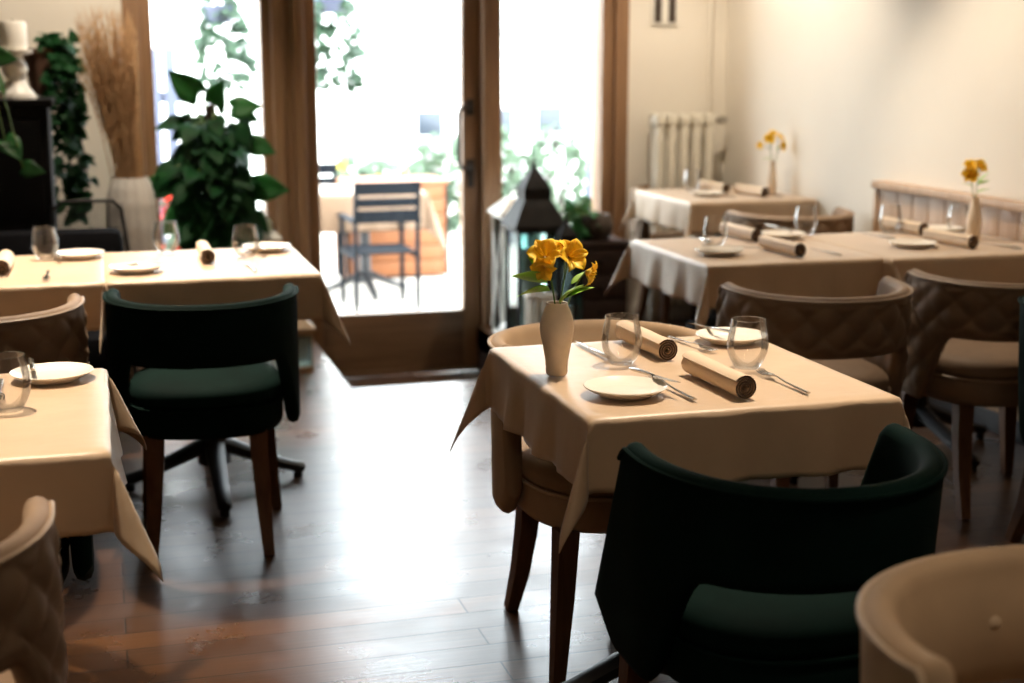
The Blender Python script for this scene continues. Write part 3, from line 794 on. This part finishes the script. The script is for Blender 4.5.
# black cabinet + candle holder + ivy
t = thing('black_cabinet', 'tall black cabinet at the left border under the white candle holder', 'cabinet', (-.52, 6.28, 0))
MB().box(-.40, .33, -.24, .24, .04, 1.215, .006).obj('carcass', 'black_lacquer', t)
MB().box(-.42, .35, -.26, .26, 1.215, 1.245, .006).obj('top_board', 'black_lacquer', t)
MB().box(-.38, .31, -.22, .22, 0, .05, .004).obj('plinth', 'black_lacquer', t)
MB().box(-.37, -.03, -.256, -.24, .10, 1.17, .005).obj('cabinet_door', 'black_lacquer', t)
MB().box(-.015, .30, -.256, -.24, .10, 1.17, .005).obj('cabinet_door', 'black_lacquer', t)
t = thing('candle_holder', 'white turned candle holder standing on the black cabinet', 'candle holder', (-.310, 6.20, 1.245))
MB().lathe([(0, 0), (.078, 0), (.078, .012), (.066, .03), (.045, .055), (.036, .075), (.044, .095), (.052, .118), (.044, .142), (.030, .158), (.034, .172), (.072, .182), (.074, .196), (0, .196)], 36).obj('holder', 'white_ceramic', t)
c = tag(MB().lathe([(0, 0), (.055, 0), (.056, .10), (.050, .112), (.030, .106), (0, .102)], 30).obj('pillar_candle', 'candle_wax', loc=(-.310, 6.20, 1.441)), 'thick white candle on the turned holder at the top left', 'candle')
MB().tube([(0, 0, .10), (.002, 0, .122)], .002, 5).obj('wick', 'stem_brown', c)
iv = thing('trailing_ivy', 'dark trailing ivy hanging from a brown pot beside the black cabinet', 'plant', (-.215, 6.75, -.0))
MB().lathe([(0, 1.25), (.06, 1.25), (.085, 1.42), (.09, 1.43), (.09, 1.45), (.08, 1.45), (0, 1.42)], 30).obj('pot', 'terracotta', iv)
MB().lathe([(0, 0), (.15, 0), (.15, .02), (.02, .03), (.016, 1.24), (.07, 1.25), (0, 1.25)], 24).obj('pot_stand', 'black_lacquer', iv)
rnd = random.Random(31); sp = []; st = MB()
for k in range(8):
    a = rnd.uniform(-1.5, 1.2); r = rnd.uniform(.07, .17); zb = rnd.uniform(.55, 1.1); pts = [Vector((0, 0, 1.44)), Vector((r * .6 * cos(a), -r * .6 * abs(sin(a)), 1.47))]
    n = 9
    for i in range(n):
        pts.append(Vector((r * cos(a) + rnd.uniform(-.02, .02) + .02, -r * abs(sin(a)) + rnd.uniform(-.02, .02), 1.46 - (1.46 - zb) * (i + 1) / n)))
    st.tube(pts, .003, 5)
    for p in pts[1:]:
        for _ in range(2): sp.append((p + Vector((rnd.uniform(-.02, .02), rnd.uniform(-.03, .0), rnd.uniform(-.02, .02))), Vector((rnd.uniform(-1, 1), rnd.uniform(-1, -.1), rnd.uniform(-.8, .4)))))
for k in range(26):
    p = Vector((rnd.uniform(-.02, .14), rnd.uniform(-.08, .06), rnd.uniform(1.40, 1.49))); sp.append((p, Vector((rnd.uniform(-1, 1), rnd.uniform(-1, .2), rnd.uniform(-.3, .9)))))
foliage('foliage', sp, .05, .085, 'leaf_dark', iv, 32); st.obj('vines', 'stem_brown', iv)
# big leaf plant cut by the left border
lp = thing('potted_vine', 'leafy vine at the left border hanging in front of the candle holder', 'plant', (-.45, 6.05, 1.245))
MB().lathe([(0, 0), (.055, 0), (.07, .11), (.074, .12), (.066, .12), (0, .105)], 28).obj('pot', 'terracotta', lp)
sp = [(Vector((.07, -.06, .17)), Vector((1, -.3, -.12))), (Vector((.04, -.04, .10)), Vector((.7, -.4, -.5))), (Vector((-.05, -.04, .16)), Vector((-1, -.3, .1))), (Vector((0, -.05, .2)), Vector((.1, -.6, .7))), (Vector((.1, -.12, -.15)), Vector((.5, -.5, -.6))), (Vector((.16, -.14, -.26)), Vector((.8, -.5, -.1))), (Vector((0, -.12, -.28)), Vector((-.3, -.5, -.6)))]
foliage('foliage', sp, .085, .12, 'leaf_mid', lp, 41)
st = MB()
for p, d in sp: st.tube([(0, 0, .10), (p.x * .5, p.y * .8 - .03, .16), p], .003, 5)
st.obj('vines', 'stem_green', lp)
# black sofa
t = thing('black_sofa', 'black upholstered sofa with a rounded back behind the left-border table', 'sofa', (-.50, 5.55, 0))
MB().box(-.72, .57, -.03, .10, .32, .775, .045).obj('backrest', 'black_fabric', t)
MB().box(-.72, .57, -.42, -.02, .28, .44, .04).obj('seat', 'black_fabric', t)
for x in (-.66, .50):
    for y in (-.36, .05): MB().tube([(x, y, .30), (x, y, 0)], [.022, .015], 6).obj('leg', 'chair_leg_wood', t)
# wire mesh chair behind it
t = thing('mesh_chair', 'dark wire-mesh chair back between the black cabinet and the white floor vase', 'chair', (-.06, 6.0, 0))
fr = MB(); w2 = .145
fr.tube([(-w2, 0, .47), (-w2 - .01, .02, .62), (-w2 + .01, .04, .80), (-w2 + .05, .045, .835), (0, .045, .838), (w2 - .04, .045, .835), (w2 - .01, .04, .80), (w2 + .01, .02, .62), (w2, 0, .47)], .008, 7)
fr.obj('back_frame', 'table_metal', t)
ms = MB()
for i in range(25):
    x = -w2 + 2 * w2 * (i + .5) / 25; ms.tube([(x, .003, .48), (x, .022, .62), (x, .042, .83)], .0016, 4)
for i in range(26):
    z = .485 + .345 * i / 26; yy = .003 + .038 * (z - .48) / .35; ms.tube([(-w2, yy, z), (w2, yy, z)], .0016, 4)
ms.obj('mesh_back', 'table_metal', t)
MB().box(-w2 - .01, w2 + .01, -.32, .02, .44, .47, .012).obj('seat', 'black_fabric', t)
for x in (-w2, w2):
    for y in (-.30, .0): MB().tube([(x, y, .45), (x * 1.08, y, 0)], .009, 7).obj('leg', 'table_metal', t)

# ------------------------------------------------------------------ lanterns and chest
def lantern(name, label, loc, w, h, mat, roof='pyramid', cross=False, glass='lantern_glass', rz=0, roofh=.1, over=.02):
    t = thing(name, label, 'lantern', loc, rz, 'candle lanterns'); a = w / 2; p = w * .07
    f = MB(); f.box(-a, a, -a, a, 0, .025, .003); f.box(-a, a, -a, a, h - .02, h, .003)
    for sx in (-1, 1):
        for sy in (-1, 1): f.box(sx * a - (p if sx > 0 else 0), sx * a + (0 if sx > 0 else p), sy * a - (p if sy > 0 else 0), sy * a + (0 if sy > 0 else p), .02, h - .01, .002)
    f.obj('frame', mat, t)
    if cross:
        c = MB()
        for s in (-1, 1):
            for (A, B) in (((-a * s, -a, .03), (a * s, -a, h - .02)), ((a, -a * s, .03), (a, a * s, h - .02)), ((-a, -a * s, .03), (-a, a * s, h - .02))): c.tube([A, B], .006, 4)
        c.obj('cross_bars', mat, t)
    g = MB(); q = a - p * .5
    g.box(-q, q, -q, -q + .003, .025, h - .02); g.box(-q, q, q - .003, q, .025, h - .02); g.box(-q, -q + .003, -q, q, .025, h - .02); g.box(q - .003, q, -q, q, .025, h - .02)
    g.obj('glass_panes', glass, t, smooth=False)
    r = MB()
    if roof == 'pyramid':
        r.lathe([(0, h), ((a + over) * 1.414, h), ((a + over) * 1.414, h + .012), (a * .62, h + roofh), (0, h + roofh)], 4, mat=Matrix.Rotation(pi / 4, 4, 'Z'))
        r.obj('roof', mat, t, smooth=False)
        hd = MB(); z = h + roofh; hd.tube([(.03 * cos(x), 0, z + .03 * sin(x)) for x in [pi * i / 8 for i in range(9)]], .004, 6); hd.obj('ring', mat, t)
    else:   # two-tier oriental roof
        r.lathe([(0, h), ((a + over) * 1.414, h), ((a + over) * 1.414, h + .015), (a * 1.1, h + roofh * .35), (a * .82, h + roofh * .48), (a * .85, h + roofh * .52), (a * .85, h + roofh * .66), (a * .62, h + roofh * .78), (.012, h + roofh), (0, h + roofh)], 4, mat=Matrix.Rotation(pi / 4, 4, 'Z'))
        r.obj('roof', mat, t, smooth=False)
        hd = MB(); hd.lathe([(.010, h + roofh - .01), (.014, h + roofh + .005), (.006, h + roofh + .02), (.003, h + roofh + .045), (0, h + roofh + .05)], 12); hd.obj('finial', mat, t)
    return t
def candle(loc, r, h, label):
    c = tag(MB().lathe([(0, 0), (r, 0), (r, h - .006), (r * .9, h), (r * .6, h - .004), (0, h - .006)], 24).obj('pillar_candle', 'candle_wax', loc=loc), label, 'candle')
    MB().tube([(0, 0, h - .008), (.001, 0, h + .012)], .0015, 5).obj('wick', 'stem_brown', c)
lantern('wooden_lantern', 'tall white wooden lantern with crossed bars beside the door frame', (2.03, 6.96, 0), .20, .63, 'painted_white', cross=True, roofh=.085, over=.02)
candle((2.03, 6.96, .026), .045, .13, 'white candle inside the tall white crossed-bar lantern')
lantern('metal_lantern', 'large dark bronze lantern with a two-tier pointed roof at the right window', (2.02, 6.62, 0), .225, .60, 'bronze', 'tier', roofh=.29, over=.018)
candle((2.0, 6.60, .026), .055, .47, 'tall white candle inside the large bronze lantern')
lantern('metal_lantern', 'smaller dark lantern standing in front of the large bronze lantern', (2.105, 6.37, 0), .135, .49, 'bronze', 'tier', roofh=.15, over=.012)
candle((2.105, 6.37, .026), .035, .22, 'white candle inside the smaller dark lantern')
# small white basket of slats near the lanterns
t = thing('slatted_holder', 'low white slatted candle holder beneath the large bronze lantern', 'candle holder', (1.975, 6.36, 0))
for i in range(14):
    a = 2 * pi * i / 14; MB().box(-.006, .006, -.004, .004, .02, .30, .002, mat=Matrix.Rotation(a, 4, 'Z') @ Matrix.Translation((0, .07, 0))).obj('slat', 'painted_white', t)
MB().lathe([(0, 0), (.078, 0), (.078, .022), (0, .022)], 28).obj('base', 'painted_white', t)
MB().lathe([(.064, .295), (.078, .295), (.078, .315), (.064, .315)], 28, closed=True).obj('rim', 'painted_white', t)
t = thing('tealight_pot', 'small round white tealight holder with a dark opening beside the door post', 'candle holder', (1.945, 6.80, 0))
MB().lathe([(0, 0), (.035, 0), (.052, .025), (.055, .05), (.046, .08), (.028, .095), (0, .098)], 28).obj('holder_body', 'white_ceramic', t)
MB().lathe([(0, 0), (.022, 0), (.022, .012), (0, .012)], 20, mat=Matrix.Translation((-.008, -.05, .045)) @ Matrix.Rotation(pi / 2, 4, 'X')).obj('opening', 'black_lacquer', t)
lantern('wooden_lantern', 'small pale wooden lantern on the floor under the corner of the back left cloth', (.835, 6.42, 0), .115, .19, 'pale_wood', roofh=.055, over=.012)
lantern('metal_lantern', 'silver-white lantern with a pointed roof behind the far-left table by the door post', (.725, 6.80, 0), .15, .56, 'painted_white', 'tier', roofh=.13, over=.01)
t = thing('wooden_chest', 'dark wooden chest at the right window carrying a stone pot', 'chest', (2.43, 6.93, 0))
MB().box(-.15, .15, -.13, .13, .05, .46, .006).obj('carcass', 'chest_wood', t); MB().box(-.162, .162, -.142, .142, .46, .49, .006).obj('lid', 'chest_wood', t)
for i in range(3):
    dr = MB().box(-.135, .135, -.137, -.129, .07 + i * .13, .185 + i * .13, .004).obj('drawer', 'chest_wood', t)
    MB().lathe([(0, 0), (.010, .004), (.008, .014), (0, .016)], 12, mat=Matrix.Translation((0, -.137, .127 + i * .13)) @ Matrix.Rotation(pi / 2, 4, 'X')).obj('knob', 'bronze', dr)
for sx in (-.135, .135):
    for sy in (-.115, .115): MB().box(sx - .015, sx + .015, sy - .015, sy + .015, 0, .05, .003).obj('leg', 'chest_wood', t)
t = thing('potted_plant', 'leafy green plant in a rough stone pot on the dark chest', 'plant', (2.43, 6.92, .49))
MB().lathe([(0, 0), (.075, 0), (.10, .03), (.108, .075), (.098, .115), (.086, .13), (.078, .125), (.07, .10), (0, .095)], 32).obj('pot', 'stone_pot', t)
MB().lathe([(0, .095), (.075, .1), (0, .112)], 20).obj('soil', 'soil', t)
rnd = random.Random(51); sp = []; st = MB()
for i in range(52):
    a = rnd.uniform(0, 2 * pi); r = rnd.uniform(.03, .15); p = Vector((r * cos(a) - .05, r * sin(a) * .6, rnd.uniform(.0, .22)))
    if i < 24: p = Vector((rnd.uniform(-.23, -.07), rnd.uniform(-.1, .03), rnd.uniform(-.12, .16)))
    sp.append((p, Vector((rnd.uniform(-1, 1), rnd.uniform(-1, .3), rnd.uniform(-.4, .8))))); st.tube([(0, 0, .10), (p.x * .5, p.y * .5, max(.13, p.z * .6 + .1)), p], .002, 4)
foliage('foliage', sp, .05, .075, 'leaf_mid', t, 52); st.obj('stems', 'stem_green', t)

# ------------------------------------------------------------------ radiator corner
t = thing('radiator', 'cream cast-iron column radiator in the back right corner', 'radiator', (2.985, 7.105, 0))
for i in range(5):
    x = -.144 + .072 * i; s = MB()
    for yy in (-.05, .015): s.tube([(x, yy, .12), (x, yy, .16), (x, yy, 1.06), (x, yy, 1.10)], [.020, .024, .024, .020], 10)
    s.box(x - .027, x + .027, -.078, .042, 1.055, 1.122, .018); s.box(x - .027, x + .027, -.078, .042, .10, .165, .018)
    s.obj('section', 'radiator_paint', t)
for x in (-.144, .144): MB().box(x - .018, x + .018, -.04, .03, 0, .11, .006).obj('foot', 'radiator_paint', t)
v = MB(); v.tube([(.165, -.015, 1.085), (.215, -.015, 1.085)], .012, 10); v.lathe([(.014, 0), (.02, .005), (.021, .035), (.014, .05), (0, .05)], 16, mat=Matrix.Translation((.205, -.015, 1.085)) @ Matrix.Rotation(pi / 2, 4, 'Y')); v.obj('valve', 'steel', t)
p = MB().tube([(3.172, 7.165, 1.07), (3.172, 7.168, 1.3), (3.172, 7.168, 2.7)], .009, 10).obj('heating_pipe', 'cream_plaster'); tag(p, 'thin painted heating pipe rising in the back right corner above the radiator', 'pipe')
t = thing('wall_vent', 'small white wall plate with two dark slots above the radiator', 'vent', (2.915, 7.198, 1.64))
MB().box(-.075, .075, -.012, 0, -.06, .13, .004).obj('plate', 'painted_white', t)
for x in (-.040, .040): MB().box(x - .020, x + .020, -.016, -.010, -.045, .115, .002).obj('slot', 'dark_plastic', t)
t = thing('pipe_socket', 'round metal socket low on the panelling at the right border', 'socket', (3.236, 4.24, .11))
MB().lathe([(.018, 0), (.034, 0), (.034, .012), (.028, .02), (.018, .02)], 24, closed=True, mat=Matrix.Rotation(-pi / 2, 4, 'Y')).obj('ring', 'steel', t)
MB().lathe([(0, 0), (.02, 0), (.02, .006), (0, .006)], 20, mat=Matrix.Rotation(-pi / 2, 4, 'Y')).obj('hole', 'black_lacquer', t)

# ------------------------------------------------------------------ the terrace outside
ZT_ = WELL
b = MB(); b.box(-9, 16, YD + .12, 17, ZT_ - .1, ZT_); o = struct(b.obj('ground_terrace', 'pavement', smooth=False))
t = thing('white_house', 'bright overexposed white house wall across the garden', 'building', (4, 16, ZT_))
MB().box(-10, 10, 0, .5, 0, 4.2).obj('wall', 'render_white', t, smooth=False)
for (x0, x1, z0, z1) in ((-.51, -.21, .80, 1.08), (.40, .62, .80, 1.10), (.92, 1.23, .82, 1.12), (-4.2, -3.6, .95, 2.0)):
    w = MB().box(x0, x1, -.03, .01, z0, z1, .01).obj('window', 'window_slate', t)
def outdoor_chair(label):
    t = thing('slatted_chair', label, 'chair', group='dark slatted garden chairs')
    for x in (-.21, .21):
        MB().box(x - .014, x + .014, -.245, -.215, .0, .48, .003).obj('leg', 'outdoor_metal', t)
        MB().tube([(x, -.225, .42), (x, -.24, .6), (x, -.275, .87)], .018, 4).obj('back_post', 'outdoor_metal', t)
        MB().box(x - .014, x + .014, .20, .23, .0, .60, .003).obj('leg', 'outdoor_metal', t)
        MB().box(x - .024, x + .024, -.25, .25, .60, .622, .004).obj('armrest', 'outdoor_metal', t)
        MB().box(x - .012, x + .012, -.22, .21, .36, .39, .003).obj('side_rail', 'outdoor_metal', t)
    for i, (z0, z1) in enumerate(((.60, .685), (.705, .765), (.785, .87))):
        y = -.235 - .04 * (z0 - .55) / .3; MB().box(-.205, .205, y - .012, y + .008, z0, z1, .004).obj('back_slat', 'outdoor_metal', t)
    for i in range(6): MB().box(-.205, .205, -.20 + i * .072, -.14 + i * .072, .385, .403, .004).obj('seat_slat', 'outdoor_metal', t)
    return t
oc = outdoor_chair('dark slatted garden chair, back to us, seen through the glass door'); oc.location = (1.785, 9.43, ZT_); oc.rotation_euler.z = radians(2)
dup(oc, (1.54, 10.72, ZT_), pi, 'dark slatted garden chair at the far side of the terrace table')
make_table('garden_table', 'terrace table under a cloth outside the glass door', (1.80, 10.06, ZT_), .74, .74, None)
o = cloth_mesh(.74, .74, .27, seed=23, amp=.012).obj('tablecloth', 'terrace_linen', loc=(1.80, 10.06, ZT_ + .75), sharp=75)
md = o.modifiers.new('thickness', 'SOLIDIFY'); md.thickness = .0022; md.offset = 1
tag(o, 'beige cloth on the terrace table outside the glass door', 'tablecloth')
t = thing('wooden_planter', 'orange wooden plank planter box on the terrace behind the garden chair', 'planter', (2.16, 10.92, ZT_))
for i in range(6): MB().box(-.40, .385, -.27, -.245, .02 + i * .118, .132 + i * .118, .005).obj('plank', 'planter_wood', t)
for i in range(6): MB().box(.365, .39, -.24, .25, .02 + i * .118, .132 + i * .118, .005).obj('plank', 'planter_wood', t)
MB().box(-.40, .39, .23, .255, .02, .72, .004).obj('back_panel', 'planter_wood', t); MB().box(-.40, -.375, -.245, .23, .02, .72, .004).obj('side_panel', 'planter_wood', t)
MB().box(-.415, .405, -.285, .265, .72, .745, .006).obj('rim', 'planter_wood', t); MB().box(.385, .40, -.285, -.265, 0, .72, .003).obj('corner_post', 'outdoor_metal', t)
def bush(name, label, loc, rx, ry, rz_, n, mat, seed, L=(.06, .12), flowers=None, stem=True):
    rnd = random.Random(seed); t = thing(name, label, 'plant', loc); sp = []; st = MB()
    for i in range(n):
        a = rnd.uniform(0, 2 * pi); u = rnd.uniform(-1, 1); r = rnd.uniform(.45, 1) ** .5
        p = Vector((rx * r * sqrt(1 - u * u) * cos(a), ry * r * sqrt(1 - u * u) * sin(a), rz_ + rz_ * u * r))
        sp.append((p, Vector((cos(a) + rnd.uniform(-.6, .6), sin(a) + rnd.uniform(-.6, .6), rnd.uniform(-.4, .8)))))
        if i % 6 == 0: st.tube([(0, 0, 0), (p.x * .4, p.y * .4, p.z * .7), p], .006, 4)
    foliage('foliage', sp, L[0], L[1], mat, t, seed + 1, heart=0); st.obj('stems', 'stem_brown', t)
    if flowers:
        f = MB()
        for i in range(flowers[1]):
            a = rnd.uniform(0, 2 * pi); p = Vector((rx * .9 * cos(a), -ry * abs(sin(a)), rz_ + rz_ * rnd.uniform(-.3, 1)))
            for k in range(5): f.grid(leaf_grid(flowers[2], flowers[2] * .4, .2, .2), mat=orient(p, (cos(k * 1.257), -.4, sin(k * 1.257))))
        f.obj('blooms', flowers[0], t)
    return t
bush('garden_shrub', 'pale grey-green shrub beyond the terrace table, left of the planter', (2.38, 12.9, ZT_), .34, .3, .42, 420, 'leaf_silver', 61, flowers=('yellow_petal', 8, .06))
bush('garden_shrub', 'pale green shrub behind the orange planter beside the door handle', (2.98, 12.7, ZT_), .26, .26, .50, 420, 'leaf_silver', 63)
bush('garden_shrub', 'pale shrub seen through the right window left of the lantern tip', (3.62, 13.2, ZT_), .28, .28, .50, 380, 'leaf_silver', 65)
bush('garden_shrub', 'pale shrub seen through the right window near its right edge', (4.25, 13.2, ZT_), .30, .3, .52, 400, 'leaf_silver', 67)
bush('flowering_plant', 'red flowering plant outside the left window behind the climbing plant', (.34, 9.0, ZT_), .20, .18, .5, 160, 'leaf_outdoor', 69, flowers=('red_petal', 14, .06))
def hanging(label, loc, rx, h, n, seed):
    rnd = random.Random(seed); t = thing('hanging_plant', label, 'plant', loc); sp = []
    for i in range(n):
        f = rnd.random(); a = rnd.uniform(0, 2 * pi); w = rx * (.35 + .65 * sin(pi * min(1, .25 + f * .75)))
        p = Vector((w * cos(a) * rnd.uniform(.3, 1) + rx * .25 * (1 - f), w * sin(a) * .6, -h + h * f)); sp.append((p, Vector((cos(a), sin(a), rnd.uniform(-1, .3)))))
    foliage('foliage', sp, .05, .10, 'leaf_outdoor', t, seed + 1, heart=0)
    MB().lathe([(0, -.12), (.09, -.12), (.12, .0), (0, .0)], 20, c=(0, 0, -.10)).obj('basket', 'pole_blue', t)
    st = MB()
    for a in (0, 2.1, 4.2): st.tube([(.11 * cos(a), .11 * sin(a), -.10), (0, 0, .45), (0, 0, 1.0)], .004, 4)
    st.obj('hanger', 'table_metal', t)
hanging('leafy plant hanging outside the left window above the climbing plant', (.82, 10, 1.86), .18, .62, 190, 71)
hanging('leafy plant hanging outside at the left edge of the glass door', (1.52, 9.6, 1.92), .16, .70, 210, 73)
b = MB(); b.tube([(3.12, 9.0, ZT_), (3.12, 9.0, .45), (3.17, 9.0, .95)], .022, 8); b.lathe([(0, 0), (.16, 0), (.16, .03), (.04, .05), (0, .05)], 20, c=(3.12, 9.0, ZT_))
tag(b.obj('parasol_pole', 'pole_blue'), 'slim blue-grey slanted pole outside at the right window edge', 'pole')
t = thing('garden_post', 'blue-grey garden gate outside the left window', 'gate', (.36, 12.2, ZT_))
for i in range(4): MB().box(-.20 + i * .13, -.11 + i * .13, -.02, .02, .02, 1.75, .006).obj('board', 'pole_blue', t)
MB().box(-.22, .34, .02, .05, .4, .5, .004).obj('rail', 'pole_blue', t); MB().box(-.22, .34, .02, .05, 1.3, 1.4, .004).obj('rail', 'pole_blue', t)

# ------------------------------------------------------------------ light
w = bpy.data.worlds.new('World'); S.world = w; w.use_nodes = True
bg = w.node_tree.nodes['Background']; bg.inputs[0].default_value = (.86, .94, 1.0, 1); bg.inputs[1].default_value = 18
def portal(name, x0, x1, z0, z1):
    l = bpy.data.lights.new(name, 'AREA'); l.shape = 'RECTANGLE'; l.size = x1 - x0; l.size_y = z1 - z0; l.cycles.is_portal = True
    o = bpy.data.objects.new(name, l); COL.objects.link(o); o.location = ((x0 + x1) / 2, 7.40, (z0 + z1) / 2); o.rotation_euler = (radians(-90), 0, 0)
portal('daylight_left_window', .27, .80, .08, 2.2); portal('daylight_door', 1.0, 1.93, .05, 2.2); portal('daylight_right_window', 2.03, 2.58, .08, 2.2)
def spot(name, loc, target, power, angle=70, blend=.6, col=(1, .84, .66), rad=.035):
    l = bpy.data.lights.new(name, 'SPOT'); l.energy = power; l.spot_size = radians(angle); l.spot_blend = blend; l.color = col; l.shadow_soft_size = rad
    o = bpy.data.objects.new(name, l); COL.objects.link(o); o.location = loc
    o.rotation_euler = (Vector(target) - Vector(loc)).to_track_quat('-Z', 'Y').to_euler()
spot('spotlight_focus_table', (1.58, 2.98, 2.62), (1.17, 2.78, .75), 245, 46)
spot('spotlight_near_left', (-.35, 2.95, 2.62), (-.25, 2.75, .75), 300, 50)
spot('spotlight_back_left', (-.05, 4.95, 2.62), (.02, 4.75, .75), 460, 66)
spot('spotlight_joined_tables', (2.45, 5.0, 2.62), (2.60, 4.55, .75), 118, 92)
spot('spotlight_corner_table', (2.60, 6.3, 2.62), (3.0, 6.4, .8), 90, 105)
spot('spotlight_entrance_plants', (.2, 6.0, 2.62), (-.1, 6.8, 1.1), 95, 80)
def fill_light(name, loc, power, size, col=(1, .80, .60)):  # unseen disc light, added to raise the ambient at the front
    l = bpy.data.lights.new(name, 'AREA'); l.shape = 'DISK'; l.size = size; l.energy = power; l.color = col
    o = bpy.data.objects.new(name, l); COL.objects.link(o); o.location = loc
fill_light('fill_light_behind_camera', (-.6, -1.1, 2.66), 13, .5)  # added frontal fill from behind the camera, brightens the chair backs
fill_light('fill_light_middle', (1.2, 1.0, 2.66), 5, .4)  # weaker added fill overhead, between camera and first tables
spot('spotlight_front_row', (1.5, 1.2, 2.62), (1.3, 1.35, .7), 46, 40)

# ------------------------------------------------------------------ camera
cam = bpy.data.cameras.new('camera'); co = bpy.data.objects.new('camera', cam); COL.objects.link(co); S.camera = co
cam.lens = 50; cam.sensor_width = 36; cam.clip_start = .05; cam.clip_end = 100
co.location = (0, 0, 1.40); co.rotation_euler = (radians(90) - math.atan(281.5 / 1422.2), 0, radians(-16.09))
cam.dof.use_dof = True; cam.dof.focus_distance = 2.95; cam.dof.aperture_fstop = 2.5
S.view_settings.view_transform = 'Standard'; S.view_settings.look = 'None'; S.view_settings.exposure = .22; S.view_settings.gamma = 1; S.view_settings.use_curve_mapping = False
S.cycles.use_denoising = True
S.cycles.max_bounces = 10; S.cycles.transparent_max_bounces = 24; S.cycles.sample_clamp_indirect = 6; S.cycles.caustics_reflective = False; S.cycles.caustics_refractive = False
